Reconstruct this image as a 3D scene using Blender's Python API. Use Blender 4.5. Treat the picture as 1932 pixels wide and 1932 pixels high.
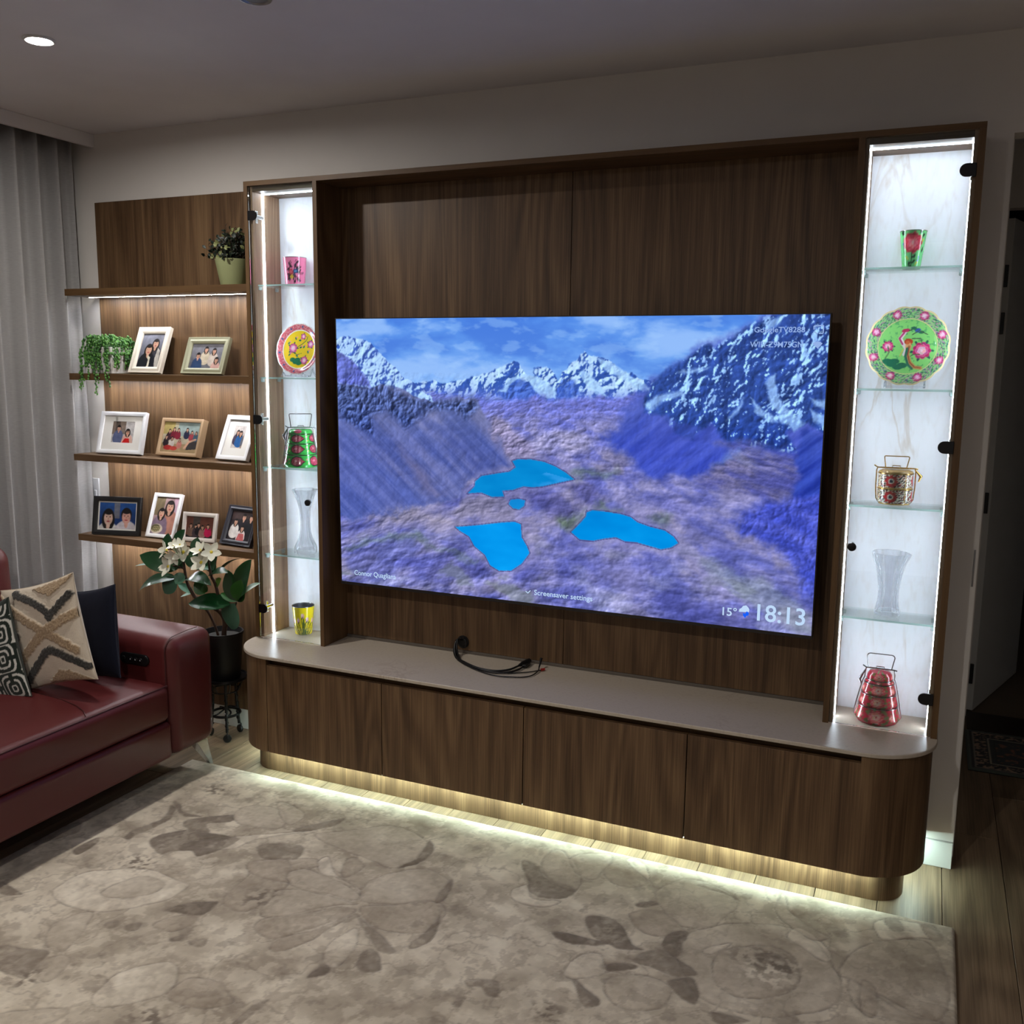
import bpy, math, random
import numpy as np
from mathutils import Vector, Matrix

for o in list(bpy.data.objects):
    bpy.data.objects.remove(o, do_unlink=True)
SC = bpy.context.scene
COL = SC.collection
PI = math.pi
R = math.radians

# ------------------------------------------------------------------ camera
CAM = np.array([2.5833, -3.4034, 1.6777])
ROT = np.array([[0.91577267, 0.40151768, 0.01199859],
                [-0.07121144, 0.13287592, 0.98857115],
                [-0.39533447, 0.90616088, -0.15027679]])      # right, up, forward
FPX = 1802.5
cam_data = bpy.data.cameras.new('camera')
cam_data.sensor_width = 36.0
cam_data.lens = FPX / 1932 * 36.0
cam_data.clip_start = 0.05
cam = bpy.data.objects.new('camera', cam_data)
COL.objects.link(cam)
mw = Matrix.Identity(4)
for i in range(3):
    mw[i][0], mw[i][1], mw[i][2], mw[i][3] = ROT[0][i], ROT[1][i], -ROT[2][i], CAM[i]
cam.matrix_world = mw
SC.camera = cam

def at(u, v, axis, val):
    """the place in the room seen at photo position (u, v) on the plane axis = val"""
    D = ROT.T @ np.array([(u - 966) / FPX, -(v - 966) / FPX, 1.0])
    i = 'xyz'.index(axis)
    return CAM + (val - CAM[i]) / D[i] * D

# ------------------------------------------------------------------ world, exposure
world = bpy.data.worlds.new('night'); SC.world = world
world.use_nodes = True
world.node_tree.nodes['Background'].inputs[0].default_value = (0.35, 0.42, 0.6, 1)
world.node_tree.nodes['Background'].inputs[1].default_value = 0.004
SC.view_settings.view_transform = 'Standard'
SC.view_settings.look = 'None'
SC.view_settings.exposure = 0.0
SC.view_settings.gamma = 1.0
SC.view_settings.use_curve_mapping = False
SC.cycles.use_denoising = True
SC.cycles.sample_clamp_indirect = 6.0
SC.cycles.max_bounces = 6
SC.cycles.diffuse_bounces = 3
SC.cycles.glossy_bounces = 3
SC.cycles.transmission_bounces = 6
SC.cycles.transparent_max_bounces = 12
SC.cycles.use_adaptive_sampling = True
SC.cycles.adaptive_threshold = 0.1
SC.cycles.adaptive_min_samples = 16
SC.cycles.caustics_reflective = False
SC.cycles.caustics_refractive = False

DOWNLIGHT = 1400.0
DOWNLIGHT_FILL = 1650.0      # radiance of the added fill downlights, out of view
LED_TOWER = 38.0
LED_SHELF = 110.0
LED_PLINTH = 88.0
TV_GAIN = 1.0

# ------------------------------------------------------------------ mesh helpers
class MB:
    def __init__(s): s.v = []; s.f = []
    def add(s, vs, fs):
        b = len(s.v); s.v += [tuple(map(float, p)) for p in vs]; s.f += [tuple(b + i for i in f) for f in fs]; return s
    def box(s, x0, x1, y0, y1, z0, z1):
        return s.add([(x0,y0,z0),(x1,y0,z0),(x1,y1,z0),(x0,y1,z0),(x0,y0,z1),(x1,y0,z1),(x1,y1,z1),(x0,y1,z1)],
                     [(0,3,2,1),(4,5,6,7),(0,1,5,4),(1,2,6,5),(2,3,7,6),(3,0,4,7)])
    def prism(s, poly, a0, a1, axis='z'):
        n = len(poly)
        def P(p, a):
            return (p[0], p[1], a) if axis == 'z' else ((p[0], a, p[1]) if axis == 'y' else (a, p[0], p[1]))
        vs = [P(p, a0) for p in poly] + [P(p, a1) for p in poly]
        fs = [tuple(range(n))[::-1], tuple(range(n, 2*n))] + [(i, (i+1) % n, n + (i+1) % n, n + i) for i in range(n)]
        return s.add(vs, fs)
    def tube(s, pts, r, seg=8, closed=False, cap=True):
        P = [Vector(p) for p in pts]; n = len(P)
        rs = r if isinstance(r, (list, tuple)) else [r] * n
        vs = []; ref = None
        for i in range(n):
            a = P[(i-1) % n] if (closed or i > 0) else P[i]
            b = P[(i+1) % n] if (closed or i < n-1) else P[i]
            t = (b - a)
            if t.length < 1e-9: t = Vector((0, 0, 1))
            t.normalize()
            if ref is None:
                ref = t.orthogonal().normalized()
            ref = (ref - t * ref.dot(t))
            if ref.length < 1e-6: ref = t.orthogonal()
            ref.normalize(); bi = t.cross(ref)
            for k in range(seg):
                w = 2*PI*k/seg
                vs.append(P[i] + (ref*math.cos(w) + bi*math.sin(w)) * rs[i])
        fs = []
        for i in range(n if closed else n-1):
            j = (i+1) % n
            for k in range(seg):
                l = (k+1) % seg
                fs.append((i*seg+k, i*seg+l, j*seg+l, j*seg+k))
        if cap and not closed:
            fs.append(tuple(range(seg))[::-1]); fs.append(tuple((n-1)*seg + k for k in range(seg)))
        return s.add(vs, fs)
    def lathe(s, prof, seg=32, c=(0,0,0), fn=None, cap0=True, cap1=True):
        vs = []; n = len(prof)
        for i, (r, z) in enumerate(prof):
            for k in range(seg):
                w = 2*PI*k/seg; rr = r * (fn(w, z) if fn else 1.0)
                vs.append((c[0] + rr*math.cos(w), c[1] + rr*math.sin(w), c[2] + z))
        fs = []
        for i in range(n-1):
            for k in range(seg):
                l = (k+1) % seg
                fs.append((i*seg+k, i*seg+l, (i+1)*seg+l, (i+1)*seg+k))
        if cap0 and prof[0][0] > 1e-5: fs.append(tuple(range(seg))[::-1])
        if cap1 and prof[-1][0] > 1e-5: fs.append(tuple((n-1)*seg+k for k in range(seg)))
        return s.add(vs, fs)
    def sphere(s, c, r, seg=8, rings=6, sc=(1,1,1)):
        prof = []
        vs = [(c[0], c[1], c[2]-r*sc[2])]
        for i in range(1, rings):
            a = -PI/2 + PI*i/rings
            for k in range(seg):
                w = 2*PI*k/seg
                vs.append((c[0]+r*sc[0]*math.cos(a)*math.cos(w), c[1]+r*sc[1]*math.cos(a)*math.sin(w), c[2]+r*sc[2]*math.sin(a)))
        vs.append((c[0], c[1], c[2]+r*sc[2]))
        fs = [(0, 1+(k+1) % seg, 1+k) for k in range(seg)]
        for i in range(rings-2):
            for k in range(seg):
                l = (k+1) % seg; a = 1+i*seg
                fs.append((a+k, a+l, a+seg+l, a+seg+k))
        a = 1+(rings-2)*seg; top = len(vs)-1
        fs += [(a+k, a+(k+1) % seg, top) for k in range(seg)]
        return s.add(vs, fs)

def srgb(c):
    c = np.asarray(c, float)
    return np.where(c <= 0.04045, c/12.92, ((c+0.055)/1.055)**2.4)
def hexc(r, g, b):
    l = srgb(np.array([r, g, b])/255.0); return (float(l[0]), float(l[1]), float(l[2]), 1.0)

def link(name, data, parent=None, world_verts=True):
    o = bpy.data.objects.new(name, data); COL.objects.link(o)
    if parent is not None:
        o.parent = parent
    return o
def root_loc(p):
    l = Vector((0, 0, 0))
    while p is not None:
        l = l + p.location; p = p.parent
    return l
def build(name, mb, mat, parent=None, local=False, smooth=None, bevel=0.0, bseg=2, cols=None, subsurf=0):
    """one mesh object; vertices in room coordinates unless local"""
    me = bpy.data.meshes.new(name)
    off = Vector((0,0,0)) if (local or parent is None) else root_loc(parent)
    vs = mb.v if off.length == 0 else [(p[0]-off.x, p[1]-off.y, p[2]-off.z) for p in mb.v]
    me.from_pydata(vs, [], mb.f)
    if cols is not None: set_cols(me, cols)
    me.materials.append(mat)
    if smooth is not None:
        me.polygons.foreach_set('use_smooth', [True]*len(me.polygons))
        me.set_sharp_from_angle(angle=R(smooth))
    me.update()
    o = link(name, me, parent)
    if bevel > 0:
        m = o.modifiers.new('bevel', 'BEVEL'); m.width = bevel; m.segments = bseg; m.limit_method = 'ANGLE'; m.angle_limit = R(40)
        me.polygons.foreach_set('use_smooth', [True]*len(me.polygons)); me.set_sharp_from_angle(angle=R(50))
    if subsurf:
        m = o.modifiers.new('subsurf', 'SUBSURF'); m.levels = subsurf; m.render_levels = subsurf
    return o
def set_cols(me, cols):
    a = me.color_attributes.new('Col', 'FLOAT_COLOR', 'POINT')
    c = np.ones((len(me.vertices), 4), np.float32); c[:, :3] = srgb(np.clip(cols, 0, 1))
    a.data.foreach_set('color', c.ravel())
def grid_mesh(name, V, nu, nv, mat, parent=None, cols=None, smooth=True, flip=False):
    """V: (nv*nu, 3) local vertices, row by row"""
    me = bpy.data.meshes.new(name)
    V = np.asarray(V, np.float32)
    me.vertices.add(len(V)); me.vertices.foreach_set('co', V.ravel())
    i = np.arange((nu-1)*(nv-1)); r = i//(nu-1); c = i % (nu-1); a = r*nu+c
    q = np.stack([a, a+1, a+nu+1, a+nu], 1)
    if flip: q = q[:, ::-1]
    n = len(q)
    me.loops.add(4*n); me.polygons.add(n)
    me.loops.foreach_set('vertex_index', q.ravel().astype(np.int32))
    me.polygons.foreach_set('loop_start', (np.arange(n)*4).astype(np.int32))
    me.polygons.foreach_set('loop_total', np.full(n, 4, np.int32))
    me.polygons.foreach_set('use_smooth', np.full(n, bool(smooth)))
    me.update(calc_edges=True)
    if cols is not None: set_cols(me, cols)
    me.materials.append(mat)
    return link(name, me, parent)

def thing(name, label, cat, loc=(0,0,0), rot=(0,0,0), group=None):
    o = bpy.data.objects.new(name, None); COL.objects.link(o)
    o.empty_display_size = 0.05
    o.location = loc; o.rotation_euler = rot
    return tag(o, label, cat, group)
def tag(o, label=None, cat=None, group=None, kind=None):
    if label: o['label'] = label
    if cat: o['category'] = cat
    if group: o['group'] = group
    if kind: o['kind'] = kind
    return o
def struct(o): o['kind'] = 'structure'; return o

# ------------------------------------------------------------------ material helpers
def newmat(name):
    m = bpy.data.materials.new(name); m.use_nodes = True
    nt = m.node_tree; b = nt.nodes['Principled BSDF']
    return m, nt, b
def plain(name, rgb, rough=0.5, metal=0.0, spec=0.5, bump=0.0, bscale=200, coat=0.0, sheen=0.0, var=0.0, vscale=6):
    m, nt, b = newmat(name)
    b.inputs['Base Color'].default_value = hexc(*rgb); b.inputs['Roughness'].default_value = rough
    b.inputs['Metallic'].default_value = metal; b.inputs['Specular IOR Level'].default_value = spec
    b.inputs['Coat Weight'].default_value = coat; b.inputs['Sheen Weight'].default_value = sheen
    tc = nt.nodes.new('ShaderNodeTexCoord')
    n = nt.nodes.new('ShaderNodeTexNoise'); n.inputs['Scale'].default_value = bscale; n.inputs['Detail'].default_value = 4
    nt.links.new(tc.outputs['Object'], n.inputs['Vector'])
    if bump > 0:
        bp = nt.nodes.new('ShaderNodeBump'); bp.inputs['Strength'].default_value = bump; bp.inputs['Distance'].default_value = 0.002
        nt.links.new(n.outputs['Fac'], bp.inputs['Height']); nt.links.new(bp.outputs['Normal'], b.inputs['Normal'])
    n2 = nt.nodes.new('ShaderNodeTexNoise'); n2.inputs['Scale'].default_value = vscale; n2.inputs['Detail'].default_value = 5
    nt.links.new(tc.outputs['Object'], n2.inputs['Vector'])
    mx = nt.nodes.new('ShaderNodeMix'); mx.data_type = 'RGBA'
    c = np.array(rgb, float); v = max(var, 0.02)
    mx.inputs[6].default_value = hexc(*(c*(1-v))); mx.inputs[7].default_value = hexc(*np.minimum(c*(1+v), 255))
    nt.links.new(n2.outputs['Fac'], mx.inputs[0]); nt.links.new(mx.outputs[2], b.inputs['Base Color'])
    return m
def vcol(name, rough=0.5, spec=0.5, coat=0.0, sheen=0.0, bump=0.0, bscale=300, emit=0.0):
    m, nt, b = newmat(name)
    a = nt.nodes.new('ShaderNodeAttribute'); a.attribute_name = 'Col'
    b.inputs['Roughness'].default_value = rough; b.inputs['Specular IOR Level'].default_value = spec
    b.inputs['Coat Weight'].default_value = coat; b.inputs['Sheen Weight'].default_value = sheen
    if emit > 0:
        e = nt.nodes.new('ShaderNodeEmission'); e.inputs[1].default_value = emit
        nt.links.new(a.outputs['Color'], e.inputs[0]); nt.links.new(e.outputs[0], nt.nodes['Material Output'].inputs[0])
        return m
    nt.links.new(a.outputs['Color'], b.inputs['Base Color'])
    if bump > 0:
        tc = nt.nodes.new('ShaderNodeTexCoord')
        n = nt.nodes.new('ShaderNodeTexNoise'); n.inputs['Scale'].default_value = bscale; n.inputs['Detail'].default_value = 3
        nt.links.new(tc.outputs['Object'], n.inputs['Vector'])
        bp = nt.nodes.new('ShaderNodeBump'); bp.inputs['Strength'].default_value = bump; bp.inputs['Distance'].default_value = 0.003
        nt.links.new(n.outputs['Fac'], bp.inputs['Height']); nt.links.new(bp.outputs['Normal'], b.inputs['Normal'])
    return m
def emission(name, rgb, strength):
    m = bpy.data.materials.new(name); m.use_nodes = True; nt = m.node_tree
    nt.nodes.remove(nt.nodes['Principled BSDF'])
    e = nt.nodes.new('ShaderNodeEmission'); e.inputs[0].default_value = (*rgb, 1); e.inputs[1].default_value = strength
    nt.links.new(e.outputs[0], nt.nodes['Material Output'].inputs[0])
    return m
def wood(name, dark, mid, light, axis='z', rough=0.45, per_object=False, fine=1.0, spec=0.35, bump=0.08):
    m, nt, b = newmat(name); N = nt.nodes.new; L = nt.links.new
    g = N('ShaderNodeNewGeometry')
    vec = g.outputs['Position']
    if per_object:
        oi = N('ShaderNodeObjectInfo'); mm = N('ShaderNodeMath'); mm.operation = 'MULTIPLY'; mm.inputs[1].default_value = 37.0
        L(oi.outputs['Random'], mm.inputs[0])
        va = N('ShaderNodeVectorMath'); va.operation = 'ADD'; L(vec, va.inputs[0]); L(mm.outputs[0], va.inputs[1]); vec = va.outputs[0]
    def noise(scale, detail, sq, dist=0.0, rough_=0.55):
        mp = N('ShaderNodeMapping'); s = [1.0, 1.0, 1.0]; s['xyz'.index(axis)] = sq
        mp.inputs['Scale'].default_value = s; L(vec, mp.inputs[0])
        n = N('ShaderNodeTexNoise'); n.inputs['Scale'].default_value = scale; n.inputs['Detail'].default_value = detail
        n.inputs['Distortion'].default_value = dist; n.inputs['Roughness'].default_value = rough_
        L(mp.outputs[0], n.inputs['Vector']); return n.outputs['Fac']
    def mth(op, a, bb):
        k = N('ShaderNodeMath'); k.operation = op
        for i, x in enumerate((a, bb)):
            if isinstance(x, (int, float)): k.inputs[i].default_value = x
            elif x is not None: L(x, k.inputs[i])
        return k.outputs[0]
    fineg = noise(210*fine, 3, 0.016, 0.25, 0.65)
    band = noise(14, 3, 0.05, 0.6)
    cath = noise(4.2, 1, 0.12, 0.4)
    ring = mth('SINE', mth('MULTIPLY', cath, 75.0), None)
    f = mth('ADD', mth('MULTIPLY', fineg, 0.66), mth('ADD', mth('MULTIPLY', band, 0.56), mth('MULTIPLY', ring, 0.075)))
    f = mth('SUBTRACT', f, 0.10)
    r = N('ShaderNodeValToRGB'); L(f, r.inputs[0])
    r.color_ramp.elements[0].position = 0.32; r.color_ramp.elements[0].color = hexc(*dark)
    r.color_ramp.elements[1].position = 0.74; r.color_ramp.elements[1].color = hexc(*light)
    e = r.color_ramp.elements.new(0.52); e.color = hexc(*mid)
    col = r.outputs[0]
    if per_object:
        hs = N('ShaderNodeHueSaturation'); L(col, hs.inputs['Color'])
        L(mth('ADD', mth('MULTIPLY', oi.outputs['Random'], 0.22), 0.88), hs.inputs['Value']); col = hs.outputs[0]
    L(col, b.inputs['Base Color'])
    b.inputs['Roughness'].default_value = rough; b.inputs['Specular IOR Level'].default_value = spec
    bp = N('ShaderNodeBump'); bp.inputs['Strength'].default_value = bump; bp.inputs['Distance'].default_value = 0.001
    L(fineg, bp.inputs['Height']); L(bp.outputs[0], b.inputs['Normal'])
    return m
def stone(name, base, vein, rough=0.35, scale=1.0, amount=1.0):
    m, nt, b = newmat(name); N = nt.nodes.new; L = nt.links.new
    g = N('ShaderNodeNewGeometry')
    mp = N('ShaderNodeMapping'); mp.inputs['Rotation'].default_value = (0, R(28), R(20)); mp.inputs['Scale'].default_value = (1.7*scale, 1.7*scale, 0.55*scale)
    L(g.outputs['Position'], mp.inputs[0])
    n = N('ShaderNodeTexNoise'); n.inputs['Scale'].default_value = 3.2; n.inputs['Detail'].default_value = 8; n.inputs['Distortion'].default_value = 0.9
    L(mp.outputs[0], n.inputs['Vector'])
    r = N('ShaderNodeValToRGB'); L(n.outputs['Fac'], r.inputs[0])
    r.color_ramp.elements[0].position = 0.475; r.color_ramp.elements[0].color = (0,0,0,1)
    r.color_ramp.elements[1].position = 0.535; r.color_ramp.elements[1].color = (0,0,0,1)
    e = r.color_ramp.elements.new(0.505); e.color = (1,1,1,1)
    n2 = N('ShaderNodeTexNoise'); n2.inputs['Scale'].default_value = 2.3; n2.inputs['Detail'].default_value = 3; L(g.outputs['Position'], n2.inputs['Vector'])
    r2 = N('ShaderNodeValToRGB'); L(n2.outputs['Fac'], r2.inputs[0]); r2.color_ramp.elements[0].position = 0.47; r2.color_ramp.elements[1].position = 0.66
    n3 = N('ShaderNodeTexNoise'); n3.inputs['Scale'].default_value = 38; n3.inputs['Detail'].default_value = 6; L(mp.outputs[0], n3.inputs['Vector'])
    r3 = N('ShaderNodeValToRGB'); L(n3.outputs['Fac'], r3.inputs[0]); r3.color_ramp.elements[0].position = 0.5; r3.color_ramp.elements[1].position = 0.72
    def mul(a, c, k=None):
        q = N('ShaderNodeMath'); q.operation = 'MULTIPLY'; L(a, q.inputs[0])
        if k is None: L(c, q.inputs[1])
        else: q.inputs[1].default_value = k
        return q.outputs[0]
    f1 = mul(mul(r.outputs[0], r2.outputs[0]), None, 0.75*amount)
    f3 = mul(r3.outputs[0], None, 0.28*amount)
    ad = N('ShaderNodeMath'); ad.operation = 'ADD'; ad.use_clamp = True; L(f1, ad.inputs[0]); L(f3, ad.inputs[1])
    mx = N('ShaderNodeMix'); mx.data_type = 'RGBA'; L(ad.outputs[0], mx.inputs[0])
    mx.inputs[6].default_value = hexc(*base); mx.inputs[7].default_value = hexc(*vein)
    L(mx.outputs[2], b.inputs['Base Color']); b.inputs['Roughness'].default_value = rough
    return m
def pane(name, tint=(0.93, 0.97, 0.96), refl=1.0):
    """thin flat glass: lets light through, mirrors a little by angle"""
    m = bpy.data.materials.new(name); m.use_nodes = True; nt = m.node_tree; N = nt.nodes.new; L = nt.links.new
    nt.nodes.remove(nt.nodes['Principled BSDF'])
    t = N('ShaderNodeBsdfTransparent'); t.inputs[0].default_value = (*tint, 1)
    gl = N('ShaderNodeBsdfGlossy'); gl.inputs['Roughness'].default_value = 0.0
    fr = N('ShaderNodeFresnel'); fr.inputs[0].default_value = 1.45
    k = N('ShaderNodeMath'); k.operation = 'MULTIPLY'; k.inputs[1].default_value = refl; L(fr.outputs[0], k.inputs[0])
    mx = N('ShaderNodeMixShader'); L(k.outputs[0], mx.inputs[0]); L(t.outputs[0], mx.inputs[1]); L(gl.outputs[0], mx.inputs[2])
    L(mx.outputs[0], nt.nodes['Material Output'].inputs[0])
    return m
def crystal(name, tint=(0.96, 0.98, 1.0)):
    """clear cast glass; lets the cabinet's light through"""
    m = bpy.data.materials.new(name); m.use_nodes = True; nt = m.node_tree; N = nt.nodes.new; L = nt.links.new
    b = nt.nodes['Principled BSDF']
    b.inputs['Base Color'].default_value = (*tint, 1); b.inputs['Roughness'].default_value = 0.03
    b.inputs['Transmission Weight'].default_value = 1.0; b.inputs['IOR'].default_value = 1.48
    t = N('ShaderNodeBsdfTransparent'); t.inputs[0].default_value = (0.97, 0.98, 1, 1)
    mx = N('ShaderNodeMixShader'); mx.inputs[0].default_value = 0.84
    L(b.outputs[0], mx.inputs[1]); L(t.outputs[0], mx.inputs[2])
    tl = N('ShaderNodeBsdfTranslucent'); tl.inputs[0].default_value = (0.9, 0.93, 0.98, 1)
    df = N('ShaderNodeBsdfDiffuse'); df.inputs[0].default_value = (0.85, 0.88, 0.95, 1)
    ad = N('ShaderNodeMixShader'); ad.inputs[0].default_value = 0.5; L(tl.outputs[0], ad.inputs[1]); L(df.outputs[0], ad.inputs[2])
    lw = N('ShaderNodeLayerWeight'); lw.inputs[0].default_value = 0.35  # white mixed in towards the rims stands in for refracted sparkle
    k = N('ShaderNodeMath'); k.operation = 'MULTIPLY'; k.inputs[1].default_value = 0.5; L(lw.outputs['Facing'], k.inputs[0])
    m2 = N('ShaderNodeMixShader'); L(k.outputs[0], m2.inputs[0]); L(mx.outputs[0], m2.inputs[1]); L(ad.outputs[0], m2.inputs[2])
    L(m2.outputs[0], nt.nodes['Material Output'].inputs[0])
    return m

# ------------------------------------------------------------------ painting on vertices
class Paint:
    def __init__(s, X, Y, base):
        s.X = np.asarray(X, float).ravel(); s.Y = np.asarray(Y, float).ravel()
        s.c = np.empty((s.X.size, 3)); s.c[:] = np.array(base)/255.0
    def put(s, mask, col):
        col = np.asarray(col, float)
        col = col/255.0 if col.ndim == 1 else col
        s.c += mask[:, None] * (col - s.c)
    def ell(s, cx, cy, rx, ry, col, rot=0.0, soft=0.15, a=1.0):
        dx, dy = s.X-cx, s.Y-cy; c, q = math.cos(rot), math.sin(rot)
        d = np.hypot((dx*c+dy*q)/rx, (-dx*q+dy*c)/ry)
        s.put(a*np.clip((1-d)/soft+0.5, 0, 1), col)
    def pip(s, pts):
        x, y = s.X, s.Y; ins = np.zeros(x.size, bool); n = len(pts)
        for i in range(n):
            (x0, y0), (x1, y1) = pts[i], pts[(i+1) % n]
            if y0 == y1: continue
            c = (y0 > y) != (y1 > y)
            ins ^= c & (x < (x1-x0)*(y-y0)/(y1-y0)+x0)
        return ins
    def dist(s, pts, closed=True):
        d = np.full(s.X.size, 1e9); n = len(pts)
        for i in range(n if closed else n-1):
            (x0, y0), (x1, y1) = pts[i], pts[(i+1) % n]
            ux, uy = x1-x0, y1-y0; l2 = ux*ux+uy*uy+1e-18
            t = np.clip(((s.X-x0)*ux+(s.Y-y0)*uy)/l2, 0, 1)
            d = np.minimum(d, np.hypot(s.X-x0-t*ux, s.Y-y0-t*uy))
        return d
    def poly(s, pts, col, a=1.0, soft=0.0):
        ins = s.pip(pts).astype(float)
        if soft > 0:
            d = s.dist(pts); sd = np.where(ins > 0, d, -d); ins = np.clip(sd/soft+0.5, 0, 1)
        s.put(a*ins, col); return ins
    def line(s, pts, w, col, a=1.0):
        d = s.dist(pts, False); s.put(a*np.clip((w-d)/(0.4*w)+0.5, 0, 1)*(d < w*1.3), col)
_L = {}
def vnoise(x, y, seed):
    """smooth gradient noise, about 0..1"""
    if seed not in _L:
        t = np.random.RandomState(seed).rand(128, 128)*2*PI; _L[seed] = (np.cos(t), np.sin(t))
    gx, gy = _L[seed]
    xi = np.floor(x).astype(int); yi = np.floor(y).astype(int); fx = x-xi; fy = y-yi
    sx = fx*fx*fx*(fx*(6*fx-15)+10); sy = fy*fy*fy*(fy*(6*fy-15)+10)
    a, b = xi & 127, yi & 127; c, d = (xi+1) & 127, (yi+1) & 127
    n00 = gx[b, a]*fx+gy[b, a]*fy; n10 = gx[b, c]*(fx-1)+gy[b, c]*fy
    n01 = gx[d, a]*fx+gy[d, a]*(fy-1); n11 = gx[d, c]*(fx-1)+gy[d, c]*(fy-1)
    return np.clip(0.5+0.75*((n00*(1-sx)+n10*sx)*(1-sy)+(n01*(1-sx)+n11*sx)*sy), 0, 1)
def smooth_poly(pts, k=5):
    """closed smooth curve through the points"""
    P = np.array(pts, float); n = len(P); out = []
    for i in range(n):
        p0, p1, p2, p3 = P[i-1], P[i], P[(i+1) % n], P[(i+2) % n]
        for j in range(k):
            f = j/k; out.append(tuple(0.5*((2*p1)+(-p0+p2)*f+(2*p0-5*p1+4*p2-p3)*f*f+(-p0+3*p1-3*p2+p3)*f**3)))
    return out
def fbm(x, y, sc, octv=5, seed=1, gain=0.5, turn=True):
    t = 0; amp = 1; n = 0
    for i in range(octv):
        t = t+amp*vnoise(x*sc+17.3*i, y*sc+9.1*i, seed+i); n += amp; amp *= gain; sc *= 2.03
        if turn: x, y = 0.8*x-0.6*y, 0.6*x+0.8*y
    return t/n
def ridged(x, y, sc, octv=5, seed=1, gain=0.55):
    t = 0; amp = 1; n = 0
    for i in range(octv):
        t = t+amp*(1-np.abs(2*vnoise(x*sc+5.3*i, y*sc+3.7*i, seed+i)-1)); n += amp; amp *= gain; sc *= 2.1; x, y = 0.8*x-0.6*y, 0.6*x+0.8*y
    return t/n
def rank(f):
    """spread values evenly over 0..1"""
    o = np.empty(f.size); o[np.argsort(f)] = np.linspace(0, 1, f.size); return o
def sstep(a, b, x): 
    t = np.clip((x-a)/(b-a), 0, 1); return t*t*(3-2*t)
def mixc(c0, c1, f):
    c0 = np.asarray(c0, float); c1 = np.asarray(c1, float)
    return (c0 + f[:, None]*(c1-c0))/255.0

def lit_edge(name, rgb):
    """polished glass edge: light inside the sheet leaves through it"""
    m = bpy.data.materials.new(name); m.use_nodes = True; nt = m.node_tree; N = nt.nodes.new; L = nt.links.new
    nt.nodes.remove(nt.nodes['Principled BSDF'])
    tl = N('ShaderNodeBsdfTranslucent'); tl.inputs[0].default_value = hexc(*rgb)
    df = N('ShaderNodeBsdfDiffuse'); df.inputs[0].default_value = hexc(*rgb)
    mx = N('ShaderNodeMixShader'); mx.inputs[0].default_value = 0.35; L(tl.outputs[0], mx.inputs[1]); L(df.outputs[0], mx.inputs[2])
    tr = N('ShaderNodeBsdfTransparent'); tr.inputs[0].default_value = (0.84, 0.96, 0.94, 1)
    m2 = N('ShaderNodeMixShader'); m2.inputs[0].default_value = 0.5; L(mx.outputs[0], m2.inputs[1]); L(tr.outputs[0], m2.inputs[2])
    L(m2.outputs[0], nt.nodes['Material Output'].inputs[0]); return m

# ------------------------------------------------------------------ materials
M = {}
M['wall'] = plain('wall_paint', (224, 219, 213), 0.85, bump=0.05, bscale=350, var=0.012)
M['ceil'] = plain('ceiling_paint', (232, 230, 233), 0.9, bump=0.03, bscale=300, var=0.01)
M['trim'] = plain('trim_paint', (222, 222, 218), 0.45, var=0.01)
M['oak'] = wood('walnut_vertical', (73, 53, 35), (98, 74, 51), (122, 96, 68), 'z', 0.45)
M['oak_in'] = wood('lit_walnut_lining', (128, 98, 76), (156, 124, 98), (180, 148, 120), 'z', 0.45)  # same walnut, colour lightened to stand in for the strips' light
M['oak_h'] = wood('walnut_along', (70, 51, 34), (92, 70, 48), (114, 90, 64), 'x', 0.45)
M['edge'] = wood('walnut_edge_band', (84, 61, 36), (95, 70, 43), (106, 80, 50), 'x', 0.5, fine=0.6)
M['edge_v'] = wood('walnut_edge_band_upright', (84, 61, 36), (95, 70, 43), (106, 80, 50), 'z', 0.5, fine=0.6)
M['floor'] = wood('oak_floor_boards', (98, 80, 62), (122, 102, 80), (144, 122, 97), 'y', 0.5, per_object=True, fine=0.8, bump=0.15)
M['slab'] = plain('subfloor', (40, 34, 28), 0.9)
M['marble'] = stone('white_marble', (236, 236, 242), (190, 168, 144), 0.3, 1.0, 0.6)
M['counter'] = stone('beige_stone_top', (186, 174, 158), (152, 134, 116), 0.38, 1.6, 0.9)
M['black'] = plain('black_plastic', (12, 12, 13), 0.45)
M['gap'] = plain('dark_recess', (22, 16, 12), 0.8)
M['chrome'] = plain('chrome', (200, 200, 200), 0.12, metal=1.0)
M['steel'] = plain('brushed_steel', (150, 150, 152), 0.3, metal=1.0)
M['gun'] = plain('gunmetal', (46, 46, 48), 0.3, metal=0.8)
M['pane'] = pane('door_glass')
M['shelfglass'] = pane('shelf_glass', (0.95, 0.985, 0.98), 0.4)
M['glassedge'] = lit_edge('shelf_glass_edge', (222, 244, 238))
M['clip'] = lit_edge('clear_clip', (226, 236, 238))
M['acrylic'] = crystal('clear_acrylic')
M['crystal'] = crystal('cut_crystal')
M['led'] = emission('led_white', (0.80, 0.87, 1.0), LED_TOWER)
M['led_s'] = emission('led_shelf', (0.95, 0.96, 1.0), LED_SHELF)
M['led_p'] = emission('led_plinth', (0.72, 1.0, 0.93), LED_PLINTH)
M['profile'] = plain('aluminium_channel', (150, 150, 150), 0.35, metal=0.9)
M['white'] = plain('white_plastic', (225, 226, 228), 0.4)

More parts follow.
